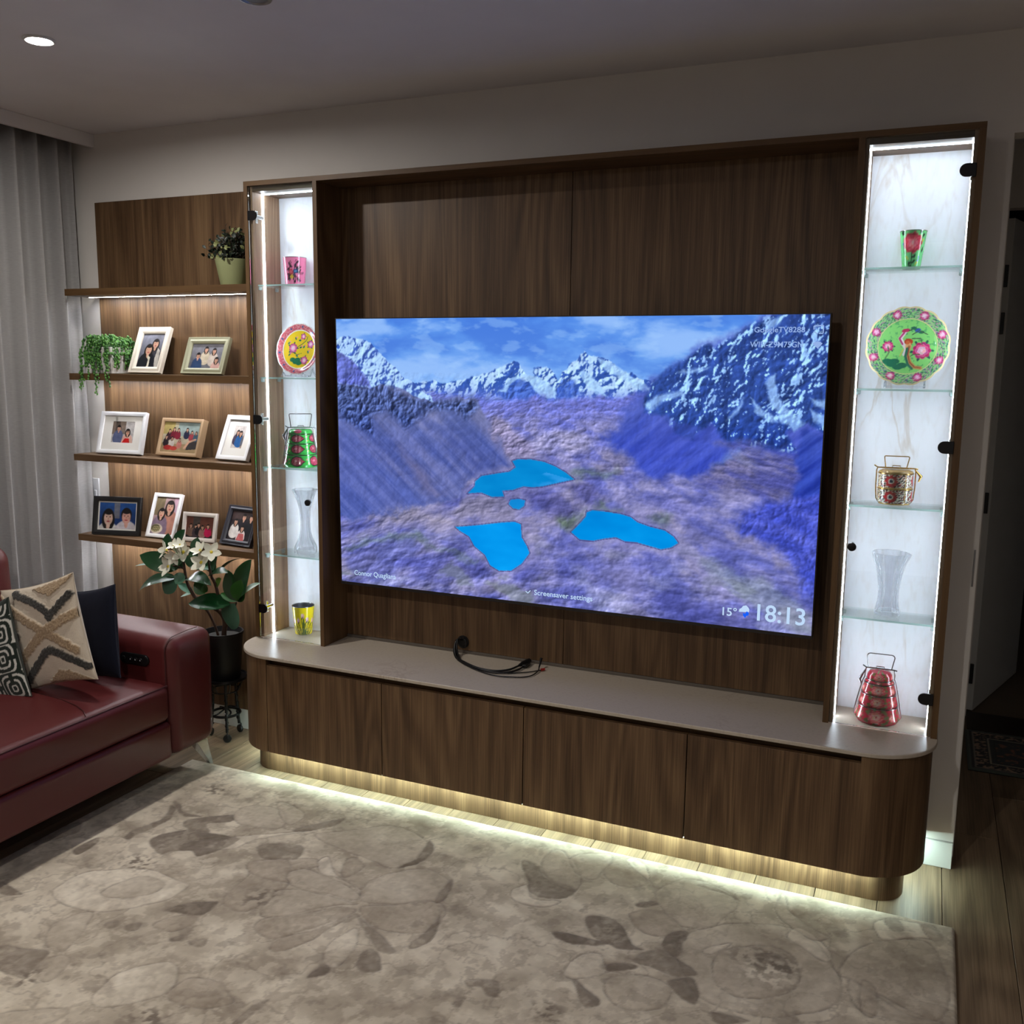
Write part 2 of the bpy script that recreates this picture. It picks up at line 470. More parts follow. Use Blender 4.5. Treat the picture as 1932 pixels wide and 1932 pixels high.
# ------------------------------------------------------------------ room shell
W = 2.67; ZT = 2.395; ZC = 0.5225; YT = -0.2047; XL2 = 0.348; XR1 = 2.322; YB = -0.03
XW = 2.753
slab = MB().box(-1.3, 5.4, -5.6, 1.66, -0.08, -0.0125)
floor = struct(build('floor', slab, M['slab']))
PW = 0.19; X0 = 2.724 - 21*PW
random.seed(4)
plank_mesh = {}
def plank(x, y0, y1):
    L_ = round(y1-y0, 2)
    if L_ not in plank_mesh:
        mb = MB().box(0.0009, PW-0.0009, 0.0009, L_-0.0009, -0.0125, 0.0)
        o = build('plank', mb, M['floor'], floor, bevel=0.0012, bseg=1); plank_mesh[L_] = o.data
    else:
        o = link('plank', plank_mesh[L_], floor)
        m = o.modifiers.new('bevel', 'BEVEL'); m.width = 0.0012; m.segments = 1; m.limit_method = 'ANGLE'
    o.location = (x, y0, 0)
STG = [0.55, 1.35, 0.95, 1.65, 0.3]
for i in range(-1, 34):
    x = X0 + i*PW
    hall = x + PW > XW + 0.02 and x < 4.05
    top = 1.64 if hall else 0.0
    y = top
    cut = STG[i % 5]
    first = True
    while y > -3.8:
        y2 = max(round(y - (cut if first else 1.9), 2), -3.8)
        if y - y2 > 0.08: plank(x, y2, y)
        y = y2; first = False

wall = MB()
wall.prism([(-1.3, 0), (XW, 0), (XW, 2.4), (4.0, 2.4), (4.0, 0), (5.4, 0), (5.4, 2.7), (-1.3, 2.7)], 0.0, 0.09, 'y')
struct(build('wall_back', wall, M['wall']))
struct(build('wall_left', MB().box(-1.3, -1.24, -5.6, 0, -0.0125, 2.7), M['wall']))
struct(build('wall_right', MB().box(5.34, 5.4, -5.6, 0, -0.0125, 2.7), M['wall']))
struct(build('wall_front', MB().box(-1.24, 5.34, -5.6, -5.54, -0.0125, 2.7), M['wall']))
struct(build('ceiling', MB().box(-1.3, 5.4, -5.6, 1.72, 2.7, 2.78), M['ceil']))
# hallway behind the doorway
hw = MB(); hw.prism([(2.70, -0.0125), (2.842, -0.0125), (2.842, 2.42), (3.86, 2.42), (3.86, -0.0125), (4.1, -0.0125), (4.1, 2.7), (2.70, 2.7)], 1.64, 1.72, 'y')
struct(build('wall_hall', hw, M['wall']))
struct(build('wall_hall_left', MB().box(2.70, 2.76, 0.09, 1.64, -0.0125, 2.7), M['wall']))
struct(build('wall_hall_right', MB().box(3.99, 4.05, 0.09, 1.64, -0.0125, 2.7), M['wall']))
M['porch'] = plain('porch_tile', (120, 104, 86), 0.7, var=0.05)
struct(build('floor_porch', MB().box(2.3, 4.6, 1.70, 4.4, -0.06, -0.002), M['porch']))
M['threshold'] = plain('threshold_timber', (44, 28, 18), 0.5)
struct(build('trim_threshold', MB().box(2.842, 3.86, 1.44, 1.70, 0.0005, 0.006), M['threshold'], bevel=0.002))
M['outside'] = plain('dark_garden_wall', (30, 28, 26), 0.9)
struct(build('wall_porch', MB().box(2.0, 5.0, 4.4, 4.5, -0.06, 2.9), M['outside']))
# entrance door, swung open away from the room
dv = Vector((3.081-2.872, 2.36-1.70, 0)).normalized(); dn = Vector((dv.y, -dv.x, 0))
mb = MB()
q = [Vector((2.872, 1.705, 0)), Vector((2.872, 1.705, 0)) + dv*0.82]
poly = [q[0], q[1], q[1]-dn*0.04, q[0]-dn*0.04]
mb.prism([(p.x, p.y) for p in poly], 0.01, 2.385, 'z')
door = struct(build('door_1', mb, M['trim'], bevel=0.002))
for z in (2.123, 1.906, 1.055, 0.201):
    mb = MB().box(2.842, 2.862, 1.690, 1.704, z-0.05, z+0.05)
    build('hinge', mb, M['black'], door, bevel=0.002)
mb = MB().tube([q[1]-dv*0.06+Vector((0,0,1.03)), q[1]-dv*0.06+dn*0.05+Vector((0,0,1.03)), q[1]-dv*0.18+dn*0.055+Vector((0,0,1.03))], 0.009, 8)
build('door_handle', mb, M['black'], door, smooth=40)
# baseboard, pelmet
bb = MB().box(-1.24, XW, -0.012, 0, 0, 0.0946)
struct(build('baseboard_back', bb, M['trim'], bevel=0.002))
struct(build('baseboard_left', MB().box(-1.24, -1.228, -5.54, -0.012, 0, 0.0946), M['trim'], bevel=0.002))
struct(build('trim_1', MB().box(-1.02, -1.0, -5.54, 0.0, 2.643, 2.7), M['ceil'], bevel=0.002))
# curtain: one long sheet with soft upright folds
nu, nv = 700, 26
Yc = np.linspace(-0.07, -2.9, nu); Zc = np.linspace(0.02, 2.685, nv)
ph = (Yc+0.07)/0.115*2*PI
fold = np.tanh(1.9*np.sin(ph + 0.75*np.sin(ph)))*1.05 + 0.22*np.sin(ph*0.37+1.0)
V = []
for z in Zc:
    k = 0.75+0.25*(1-z/2.7); sway = 0.004*np.sin(z*2.2+Yc*5)
    V.append(np.stack([-1.085+0.046*k*fold+sway, Yc+0.022*k*np.cos(ph)+0.004*np.sin(z*1.7+Yc*9), np.full(nu, z)], 1))
m, nt, b = newmat('curtain_linen')
b.inputs['Base Color'].default_value = hexc(196, 192, 188); b.inputs['Roughness'].default_value = 0.9; b.inputs['Sheen Weight'].default_value = 0.2
tc = nt.nodes.new('ShaderNodeTexCoord'); mp = nt.nodes.new('ShaderNodeMapping'); mp.inputs['Scale'].default_value = (40, 60, 500)
n = nt.nodes.new('ShaderNodeTexNoise'); n.inputs['Scale'].default_value = 1.0; n.inputs['Detail'].default_value = 3
nt.links.new(tc.outputs['Object'], mp.inputs[0]); nt.links.new(mp.outputs[0], n.inputs['Vector'])
mx = nt.nodes.new('ShaderNodeMix'); mx.data_type = 'RGBA'; mx.inputs[6].default_value = hexc(140, 138, 137); mx.inputs[7].default_value = hexc(168, 166, 165)
nt.links.new(n.outputs['Fac'], mx.inputs[0]); nt.links.new(mx.outputs[2], b.inputs['Base Color'])
M['curtain'] = m
cur = grid_mesh('curtain', np.concatenate(V), nu, nv, M['curtain'])
sd = cur.modifiers.new('thickness', 'SOLIDIFY'); sd.thickness = 0.003
tag(cur, 'pale grey floor-length curtain hanging in even folds beside the shelves', 'curtain')
# wall switch between curtain and shelving panel
sw = thing('wall_switch', 'white switch plate on the wall between curtain and photo shelves', 'switch', (-1.112, 0, 1.065))
build('plate', MB().box(-1.152, -1.076, -0.009, 0, 1.007, 1.122), M['white'], sw, bevel=0.003)
build('rocker', MB().box(-1.137, -1.122, -0.013, -0.008, 1.035, 1.065), M['white'], sw, bevel=0.002)
build('rocker', MB().box(-1.105, -1.090, -0.013, -0.008, 1.035, 1.065), M['white'], sw, bevel=0.002)
# slim pull on the wall end
ep = build('edge_strip', MB().box(2.7405, 2.7455, -0.004, 0, 0.985, 1.108), M['steel'], bevel=0.001)
tag(ep, 'slim upright metal strip on the wall edge beside the doorway', 'strip')
# downlights
def downlight(x, y, lit, label, power=None):
    t = thing('downlight', label, 'ceiling light', (x, y, 2.7))
    mb = MB().lathe([(0.036, 0.0), (0.036, -0.004), (0.040, -0.007), (0.046, -0.007), (0.048, -0.004), (0.048, 0.0), (0.036, 0.0)], 40, (x, y, 2.6995), cap0=False, cap1=False)
    build('trim_ring', mb, M['trim'] if lit else M['steel'], t, smooth=40)
    mb = MB().lathe([(0.0005, -0.0035), (0.0365, -0.0035)], 40, (x, y, 2.6995), cap0=False, cap1=False)
    mb.f = [f[::-1] for f in mb.f]
    build('diffuser', mb, emission('downlight_glow', (1.0, 0.955, 0.90), power or DOWNLIGHT) if lit else plain('unlit_diffuser', (120, 120, 122), 0.4), t)
downlight(-0.13, -1.03, True, 'round recessed downlight shining in the ceiling')
downlight(0.752, -1.062, False, 'unlit round ceiling fitting at the top edge of the photo')
for xx, nm in ((-0.13, 'left'), (1.65, 'middle'), (3.4, 'right')):  # unseen downlights added to give general fill light
    downlight(xx, -3.3, True, 'unseen downlight added for fill further back in the room, %s one' % nm, DOWNLIGHT_FILL*(0.5 if xx > 3 else 1.0))

# ------------------------------------------------------------------ photo shelves
sp = thing('shelf_back_panel', 'walnut wall panel behind the photo shelves', 'panel', (-0.5, 0, 0.1))
build('board', MB().box(-1.0, -0.001, -0.018, -0.0005, 0.0965, 2.397), M['oak'], sp, bevel=0.0015)
def shelf(ztop, label, led):
    t = thing('floating_shelf', label, 'shelf', (-0.5, 0, ztop), group='walnut photo shelves')
    build('board', MB().box(-1.008, -0.001, YT+0.001, -0.0185, ztop-0.029, ztop), M['oak_h'], t, bevel=0.0008)
    build('edge_band', MB().box(-1.0085, -0.0005, YT, YT+0.0015, ztop-0.0292, ztop+0.0001), M['edge'], t)
    ch = build('led_channel', MB().box(-0.99, -0.004, -0.094, -0.079, ztop-0.0294, ztop-0.0288), M['profile'], t)
    build('led_strip', MB().box(-0.985, -0.006, -0.092, -0.081, ztop-0.0299, ztop-0.0293), M['led_s'], ch)
shelf(1.997, 'topmost walnut photo shelf, carrying the dark leafy plant', 1)
shelf(1.625, 'walnut photo shelf with trailing plant and two photo frames', 1)
shelf(1.259, 'walnut photo shelf with three photo frames', 1)
shelf(0.887, 'lowest walnut photo shelf with four photo frames', 1)

# ------------------------------------------------------------------ alcove behind the television
tb = thing('top_board', 'long walnut board across the top of cabinets and alcove', 'board', (W/2, 0, ZT-0.018))
al = thing('television_alcove', 'dark walnut alcove lining behind the television', 'panelling', (W/2, 0, ZC))
build('panel', MB().box(XL2, W/2-0.001, YB, -0.0005, ZC+0.012, ZT-0.0183), M['oak'], al, bevel=0.001)
build('panel', MB().box(W/2+0.001, XR1, YB, -0.0005, ZC+0.012, ZT-0.0183), M['oak'], al, bevel=0.001)
build('board', MB().box(0.0, W, YT+0.001, -0.0005, ZT-0.018, ZT), M['oak_h'], tb, bevel=0.0008)
build('edge_band', MB().box(-0.0003, W+0.0003, YT-0.0005, YT+0.0012, ZT-0.0181, ZT+0.0002), M['edge'], tb)
build('upstand', MB().box(XL2, XR1, YB-0.006, YB+0.004, ZC+0.0002, ZC+0.0118), plain('grey_upstand', (92, 84, 76), 0.5), al, bevel=0.001)
mb = MB().lathe([(0.0265, 0), (0.0265, 0.003), (0.021, 0.003), (0.021, -0.0)], 32, (0, 0, 0), cap0=False, cap1=False)
mb.v = [(0.902+p[0], YB-0.0003-p[2], 0.569+p[1]) for p in mb.v]
cp = build('cable_port', mb, M['black'], al, smooth=40)
mb = MB().lathe([(0.0005, 0.0008), (0.021, 0.0008)], 32, (0, 0, 0), cap0=False, cap1=False)
mb.v = [(0.902+p[0], YB-0.0003-p[2], 0.569+p[1]) for p in mb.v]
build('hole', mb, M['gap'], cp)

# ------------------------------------------------------------------ glazed display towers
def clip_mesh(x, z, side):
    mb = MB(); s = side
    mb.box(min(x, x+s*0.012), max(x, x+s*0.012), -0.166, -0.150, z-0.020, z-0.0065)
    mb.box(min(x, x+s*0.012), max(x, x+s*0.012), -0.060, -0.046, z-0.020, z-0.0065)
    return mb
def tower(x0, x1, label, hinge_side):
    t = thing('display_cabinet', label, 'cabinet', ((x0+x1)/2, 0, ZC))
    b = 0.018; l = 0.012
    zt = ZT-0.0182; zb = ZC+0.0003; fl = YT+0.016
    for (a, c, kk) in ((x0, x0+b, 1), (x1-b, x1, -1)):
        build('side_panel', MB().box(a, c, YT+0.001, -0.0005, zb, zt), M['oak'], t, bevel=0.0006)
        build('edge_band', MB().box(a-0.0003, c+0.0003, YT-0.0006, YT+0.0012, zb, zt), M['edge_v'], t)
    ix0, ix1 = x0+b+l, x1-b-l
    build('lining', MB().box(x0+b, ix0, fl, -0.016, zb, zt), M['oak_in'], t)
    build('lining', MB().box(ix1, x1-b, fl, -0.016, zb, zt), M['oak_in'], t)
    build('top_lining', MB().box(ix0, ix1, fl, -0.016, zt-0.020, zt), M['oak_h'], t)
    build('back_panel', MB().box(x0+b, x1-b, -0.016, -0.0006, zb, zt), M['marble'], t)
    zi = zt-0.020
    # light strips in aluminium channels
    build('led_strip', MB().box(ix0-0.0005, ix0+0.0025, -0.129, -0.120, zb+0.003, zi-0.001), M['led'], t)
    build('led_strip', MB().box(ix1-0.0025, ix1+0.0005, -0.129, -0.120, zb+0.003, zi-0.001), M['led'], t)
    build('led_strip', MB().box(ix0+0.004, ix1-0.004, -0.129, -0.120, zi-0.0025, zi+0.0005), M['led'], t)
    for z in (1.995, 1.623, 1.252, 0.883):
        g = build('glass_shelf', MB().box(ix0+0.003, ix1-0.003, -0.170, -0.030, z-0.006, z), M['shelfglass'], t)
        build('front_edge', MB().box(ix0+0.003, ix1-0.003, -0.1712, -0.1702, z-0.006, z), M['glassedge'], g)
        for s, xx in ((1, ix0+0.0004), (-1, ix1-0.0004)):
            for yy in (-0.160, -0.052):
                mb = MB().box(min(xx, xx+s*0.011), max(xx, xx+s*0.011), yy-0.007, yy+0.007, z-0.0205, z-0.0066)
                build('support_clip', mb, M['clip'], g, bevel=0.003)
    # frameless glass door
    dx0, dx1 = x0+b+0.003, x1-b-0.003
    d = build('glass_door', MB().box(dx0, dx1, YT+0.001, YT+0.006, zb+0.004, zt-0.004), M['pane'], t)
    hx = dx0 if hinge_side < 0 else dx1; s = -hinge_side    # inward direction
    for z in (2.262, 1.450, 0.650):
        n = 10; r = 0.019
        arc = [(hx+s*0.024+s*r*math.sin(PI*k/n)*1.0, z+r*math.cos(PI*k/n)) for k in range(n+1)]
        poly = [(hx-s*0.002, z+r)] + arc + [(hx-s*0.002, z-r)]
        h = build('hinge', MB().prism(poly, YT-0.005, YT+0.0005, 'y'), M['gun'], d, bevel=0.001)
        build('hinge_arm', MB().box(min(hx+s*0.004, hx+s*0.016), max(hx+s*0.004, hx+s*0.016), YT+0.008, YT+0.078, z-0.007, z+0.007).box(min(hx+s*0.006, hx+s*0.012), max(hx+s*0.006, hx+s*0.012), YT+0.030, YT+0.046, z-0.024, z+0.024), M['chrome'], h, bevel=0.002)
    kx = dx1-0.036 if hinge_side < 0 else dx0+0.036
    mb = MB().lathe([(0.005, 0), (0.005, 0.010), (0.0125, 0.014), (0.0140, 0.018), (0.0128, 0.0225), (0.006, 0.0245)], 20)
    mb.v = [(kx+p[0], YT+0.001-p[2], 1.1225+p[1]) for p in mb.v]
    build('knob', mb, M['gun'], d, smooth=40)
    return t
tower(0.0, XL2, 'tall narrow lit glass display cabinet beside the photo shelves', -1)
tower(XR1, W, 'tall narrow lit glass display cabinet near the doorway', 1)

# ------------------------------------------------------------------ bench: stone top, cabinets, plinth
def rounded_front(x0, x1, yf, r, yb=-0.0005, n=14):
    p = [(x1, yb), (x0, yb)]
    p += [(x0+r-r*math.cos(PI/2*k/n), yf+r-r*math.sin(PI/2*k/n)) for k in range(n+1)]
    p += [(x1-r+r*math.sin(PI/2*k/n), yf+r-r*math.cos(PI/2*k/n)) for k in range(n+1)]
    return p[::-1]
ct = build('stone_top', MB().prism(rounded_front(-0.004, W+0.004, -0.4208, 0.212)[::-1], ZC-0.0135, ZC, 'z'), M['counter'], bevel=0.0025, bseg=2)
tag(ct, 'long pale stone bench top with rounded front corners under the television', 'bench top')
YD = -0.4128; ZD0 = 0.1176; ZD1 = 0.485; ZU = ZC-0.0137
SX = [0.2103, 0.7476, 1.3325, 1.9198, 2.4628]
names = ['walnut bench cabinet, the one nearest the armrest', 'walnut bench cabinet under the black cables', 'walnut bench cabinet right of the one under the cables', 'walnut bench cabinet nearest the doorway']
for i in range(4):
    a, c = SX[i], SX[i+1]
    t = thing('bench_cabinet', names[i], 'cabinet', ((a+c)/2, -0.2, ZD0), group='flat-fronted bench cabinets')
    build('carcass', MB().box(a+0.0006, c-0.0006, -0.372, -0.002, ZD0+0.004, ZU), M['oak_h'], t)
    build('finger_rail', MB().box(a+0.0006, c-0.0006, -0.3785, -0.3722, ZD1-0.03, ZU), M['oak_h'], t)
    build('door', MB().box(a+0.0017, c-0.0017, YD, YD+0.018, ZD0, ZD1), M['oak'], t, bevel=0.0012)
for x0, x1, lab, s in ((0.008, SX[0], 'curved walnut end of the bench next to the plant stand', -1), (SX[4], W-0.008, 'curved walnut end of the bench next to the doorway', 1)):
    t = thing('curved_end_cabinet', lab, 'cabinet', ((x0+x1)/2, -0.2, ZD0))
    r = 0.202; n = 18
    if s < 0:
        poly = [(x1-0.0017, -0.002), (x0, -0.002)] + [(x0+r-r*math.cos(PI/2*k/n), YD+r-r*math.sin(PI/2*k/n)) for k in range(n+1)] + [(x1-0.0017, YD)]
    else:
        poly = [(x0+0.0017, -0.002), (x0+0.0017, YD)] + [(x1-r+r*math.sin(PI/2*k/n), YD+r-r*math.cos(PI/2*k/n)) for k in range(n+1)] + [(x1, -0.002)]
        poly = poly[::-1][::-1]
        poly = [p for p in poly]
    if s > 0: pass
    pr = poly[::-1] if s < 0 else poly
    a2 = sum(pr[i][0]*pr[(i+1) % len(pr)][1]-pr[(i+1) % len(pr)][0]*pr[i][1] for i in range(len(pr)))
    if a2 < 0: pr = pr[::-1]
    build('curved_panel', MB().prism(pr, ZD0, ZU, 'z'), M['oak'], t, smooth=35)
pl = thing('plinth', 'recessed walnut plinth under the bench, lit from above', 'plinth', (W/2, -0.2, 0))
pr = rounded_front(0.05, 2.606, -0.329, 0.10, -0.014)
build('base_board', MB().prism(pr[::-1], 0.0006, ZD0-0.0005, 'z'), M['oak'], pl, smooth=35)
ch = build('led_channel', MB().prism([(-0.3785, 0.1078), (-0.3768, 0.1062), (-0.3642, 0.1142), (-0.3650, 0.1162)], 0.16, 2.50, 'x'), M['profile'], pl)
build('led_strip', MB().prism([(-0.3762, 0.1062), (-0.3752, 0.1044), (-0.3632, 0.1120), (-0.3642, 0.1140)], 0.162, 2.498, 'x'), M['led_p'], ch)
for (xx, s) in ((0.05, -1), (2.606, 1)):
    y0, y1 = -0.24, -0.03
    x = xx+s*0.025
    build('led_strip', MB().box(x-0.005, x+0.005, y0, y1, ZD0-0.0005-0.003, ZD0-0.0005), M['led_p'], pl)

# ------------------------------------------------------------------ television
TVX0, TVX1, TVZ0, TVZ1 = 0.392, 2.268, 0.782, 1.860
TVY = -0.140; TILT = 0.0152
tvl = math.atan2(TILT, TVZ1-TVZ0)
tv = thing('television', 'large slim television showing a mountain lake landscape', 'television', ((TVX0+TVX1)/2, TVY, TVZ0), (tvl, 0, 0))
TW_ = TVX1-TVX0; TH_ = math.hypot(TVZ1-TVZ0, TILT)
hw_ = TW_/2
build('housing', MB().box(-hw_, hw_, 0.0025, 0.030, 0, TH_), M['black'], tv, local=True, bevel=0.003)
bz = MB()
for a in ((-hw_, -hw_+0.004, 0.0, TH_), (hw_-0.004, hw_, 0.0, TH_), (-hw_+0.004, hw_-0.004, TH_-0.004, TH_)):
    bz.box(a[0], a[1], -0.001, 0.0026, a[2], a[3])
bz.box(-hw_+0.004, hw_-0.004, -0.001, 0.0026, 0, 0.012)
build('bezel', bz, plain('bezel_metal', (58, 56, 56), 0.35, metal=0.6), tv, local=True)
build('rear_housing', MB().box(-0.55, 0.55, 0.030, 0.062, 0.10, 0.72), M['black'], tv, local=True, bevel=0.01)
build('wall_bracket', MB().box(-0.30, 0.30, 0.062, 0.100, 0.28, 0.62), M['gun'], tv, local=True, bevel=0.002)

SU0, SU1, SV0, SV1 = -hw_+0.004, hw_-0.004, 0.012, TH_-0.004
def scr(px, py):
    """photo position -> position on the screen in metres (x right, y down from the top left)"""
    D = ROT.T @ np.array([(px-966)/FPX, -(py-966)/FPX, 1.0])
    n = np.array([0, -math.cos(tvl), -math.sin(tvl)])      # screen normal
    p0 = np.array([(TVX0+TVX1)/2, TVY, TVZ0])
    t = n @ (p0-CAM) / (n @ D); P = CAM + t*D - p0
    up = np.array([0, -math.sin(tvl), math.cos(tvl)])
    return (P[0]-SU0, SV1 - P @ up)
def c1(pts): return [scr(620+x*.3313, 560+y*.3313) for x, y in pts]
def c2(pts): return [scr(1080+x*.3417, 560+y*.3417) for x, y in pts]
nu, nv = 700, 398
U = np.linspace(0, SU1-SU0, nu); Vv = np.linspace(0, SV1-SV0, nv)
GX, GY = np.meshgrid(U, Vv); x = GX.ravel(); y = GY.ravel()
p = Paint(x, y, (92, 140, 226))
SH = (nv, nu)
def shade(H, k=1.0):
    """light from the upper left falling on relief H"""
    g = H.reshape(SH); gy_, gx_ = np.gradient(g); q = (-gx_*0.8-gy_*0.6).ravel(); return np.clip(k*q/(np.std(q)+1e-9), -2.5, 2.5)
def streaks(ang, across, along, seed, octv=5):
    c_, s_ = math.cos(ang), math.sin(ang); u_ = x*c_+y*s_; v_ = -x*s_+y*c_
    return rank(fbm(u_*along, v_*across, 1.0, octv, seed, 0.55, False))
def tint(c, sh, k):
    return np.clip((np.array(c)/255.0 if np.ndim(c) == 1 else c)*(1+k*sh[:, None]), 0, 1)
# sky with streaky cloud
cl = rank(fbm(x+0.10*fbm(x, y, 5, 3, 11), y*2.4, 3.0, 6, 21)); hor = np.clip(y/0.34, 0, 1)
p.c = mixc((84, 134, 226), (140, 180, 244), hor)
p.put(sstep(0.45, 1.0, cl)*0.85, (158, 188, 246)); p.put(sstep(0.55, 0.0, cl)*0.60, (66, 110, 210))
p.put(sstep(0.6, 1.0, rank(fbm(x*1.2, y*3.2, 7, 5, 77)))*0.35, (172, 200, 248))
wx = x+0.016*(fbm(x, y, 20, 5, 31, 0.6)-0.5)*2; wy = y+0.016*(fbm(x, y, 20, 5, 41, 0.6)-0.5)*2
pw = Paint(wx, wy, (0, 0, 0))
pz = Paint(x+0.05*(fbm(x, y, 9, 5, 33, 0.6)-0.5)*2, y+0.05*(fbm(x, y, 9, 5, 43, 0.6)-0.5)*2, (0, 0, 0))
def wash(pts, colours, a=1.0, soft=0.06):
    """a tone that fades into its surroundings"""
    ins = pz.pip(pts); d = pz.dist(pts); k = np.clip(np.where(ins, d, -d)/soft+0.5, 0, 1); k = k*k*(3-2*k)
    p.put(a*k, colours); return k
def region(pts, colours, a=1.0, soft=0.004):
    ins = pw.pip(pts).astype(float)
    if soft:
        d = pw.dist(pts); ins = np.clip(np.where(ins > 0, d, -d)/soft+0.5, 0, 1)
    p.put(a*ins, colours); return ins
def relief(sc, seed, w=(1, .8, .5, .3), ax=1.0, ay=1.0, kind=ridged):
    """shading of rough ground: broad forms first, finer ones weaker"""
    wx_ = x+0.05*(fbm(x, y, 6, 3, seed+50)-0.5); wy_ = y+0.05*(fbm(x, y, 6, 3, seed+60)-0.5)
    t = 0
    for i, k in enumerate(w): t = t + k*shade(kind(wx_*ax, wy_*ay, sc*2**i, 2, seed+7*i))
    return t/np.std(t)
S1 = relief(7, 51); S2 = relief(18, 61, (1, .6, .4)); 
yh = scr(1000, 742)[1]; sG = np.maximum(y-yh, 0)+0.20; gX = (x-0.95)/sG*2.0; gZ = -np.log(sG)*3.4      # ground plane running to the skyline
S3 = 0
for i_, k_ in enumerate((1.0, 1.0, 0.8, 0.6, 0.4)): S3 = S3 + k_*shade(ridged(gX+0.3*fbm(gX, gZ, 1.5, 3, 14), gZ, 1.3*2**i_, 2, 83+9*i_) if i_ < 3 else fbm(gX, gZ, 1.3*2**i_, 3, 83+9*i_))
S3 = S3/np.std(S3)
gr = rank(fbm(x, y, 60, 4, 71))
# distant snow peaks
far = c1([(-10,280),(40,250),(90,222),(130,232),(200,240),(240,262),(300,322),(370,402),(440,465),(490,490),(550,480),(600,472),(650,490),(700,485),(760,475),(790,468),(830,452),(880,438),(940,420),(1000,392),(1040,370),(1060,355),(1085,375),(1110,420),(1150,470),(1175,412),(1205,405),(1240,388),(1270,420),(1300,478),(1325,438),(1370,388),(1420,345),(1460,308)]) + \
      c2([(65,298),(100,325),(130,328),(190,345),(240,390),(290,432),(330,412),(370,458),(440,462),(470,470),(460,640),(200,640),(0,640)]) + c1([(1300,640),(900,640),(500,640),(-10,640)])
sm_ = sstep(-0.55, 0.35, S1+0.5*S2)
cols = mixc((56, 88, 176), (184, 208, 252), sm_); cols = tint(cols, S2, 0.06)
low = sstep(scr(900, 722)[1], scr(900, 760)[1], y)
cols = cols + low[:, None]*0.92*(tint((104, 114, 206), S3, 0.07) - cols)
region(far, cols)
for pts in ([(940,550),(1060,470),(1100,475),(1180,520),(1290,585),(1000,590)], [(1320,470),(1400,480),(1430,560),(1320,590),(1290,560)]):
    region(c1(pts), tint((64, 94, 190), S2, 0.12), 0.8, 0.012)
for pts in ([(1110,440),(1180,450),(1240,490),(1300,520),(1290,580),(1230,575),(1160,520)], [(960,548),(1040,470),(1070,440),(1090,460),(1000,540)], [(1120,470),(1090,440),(1080,420),(1180,510),(1160,505)]):
    region(c1(pts), tint((172, 202, 250), S2, 0.05), 0.85, 0.008)
for pts in ([(30,420),(60,400),(140,480),(190,545),(130,540)], [(130,330),(250,390),(330,450),(300,470),(180,400)], [(260,390),(340,450),(420,510),(400,530),(300,470)]):
    region(c2(pts), tint((172, 202, 250), S2, 0.05), 0.8, 0.008)
# valley floor
val = c1([(560,575),(850,590),(1100,588),(1330,580)])+c2([(0,575),(250,568),(420,556),(700,900),(1440,1000),(1440,1960),(0,1960)])+c1([(1509,1960),(40,1960),(40,1240),(500,1100)])
v1 = rank(fbm(gX+0.5*fbm(gX, gZ, 2, 3, 5), gZ, 1.1, 5, 101)); v2 = rank(fbm(gX, gZ, 2.6, 6, 111)); v3 = rank(fbm(gX, gZ, 1.5, 5, 141))
depth = sstep(scr(1000, 735)[1], scr(1000, 860)[1], y); near = sstep(scr(900, 960)[1], scr(900, 1130)[1], y)
tan = mixc((116, 114, 178), (164, 153, 192), v2)
tan = tan*(1-0.0*near[:, None]); tan = mixc((108, 112, 202), (118, 118, 204), v2)*(1-depth[:, None])+tan*depth[:, None]
sh_ = (0.09+0.15*near)*S3
wash(val, np.clip(tan*(1+sh_[:, None]), 0, 1), 1, 0.03)
p.put(sstep(0.62, 0.95, v1)*depth*0.50, tint((166, 150, 164), S3, 0.10)); p.put(sstep(0.75, 1.0, v3)*near*0.5, tint((190, 184, 214), S2, 0.10)); p.put(sstep(0.30, 0.05, v1)*near*0.50, tint((84, 82, 142), S3, 0.12)); p.put(sstep(0.70, 0.95, v2)*sstep(0.4, 0.1, v3)*near*0.5, (132, 136, 124))
for pts, c, a in (([(900,720),(980,700),(1100,780),(1200,900),(1130,920),(1040,930),(960,860),(890,780)], (160,144,172), .8), ([(700,960),(870,1000),(840,1050),(760,1110),(690,1110)], (170,148,154), .8), ([(870,860),(1050,930),(1060,970),(1000,990),(870,1010),(840,950)], (142,128,146), .8),
                  ([(760,1150),(870,1120),(1000,1150),(1070,1210),(900,1255),(720,1250)], (148,136,156), .8), ([(1320,1280),(1440,1220),(1440,1270),(1390,1330),(1340,1330)], (108,116,98), .9), ([(100,1420),(330,1340),(500,1350),(560,1400),(330,1380),(150,1430)], (116,126,116), .7),
                  ([(1220,760),(1420,770),(1509,860),(1300,900),(1160,860)], (182,168,192), .6), ([(570,1420),(800,1480),(820,1500),(600,1440)], (116,124,112), .7), ([(390,1210),(640,1260),(720,1300),(420,1270),(200,1290)], (172,156,166), .6),
                  ([(1000,1100),(1200,1090),(1330,1140),(1420,1230),(1300,1260),(1180,1200)], (104,98,150), .7), ([(300,1380),(460,1370),(520,1450),(400,1500),(290,1460)], (120,120,182), .6), ([(130,1480),(300,1440),(420,1560),(260,1620),(120,1560)], (104,104,164), .6)):
    wash(c1(smooth_poly(pts, 4)), tint(c, S3, 0.13), a, 0.04)
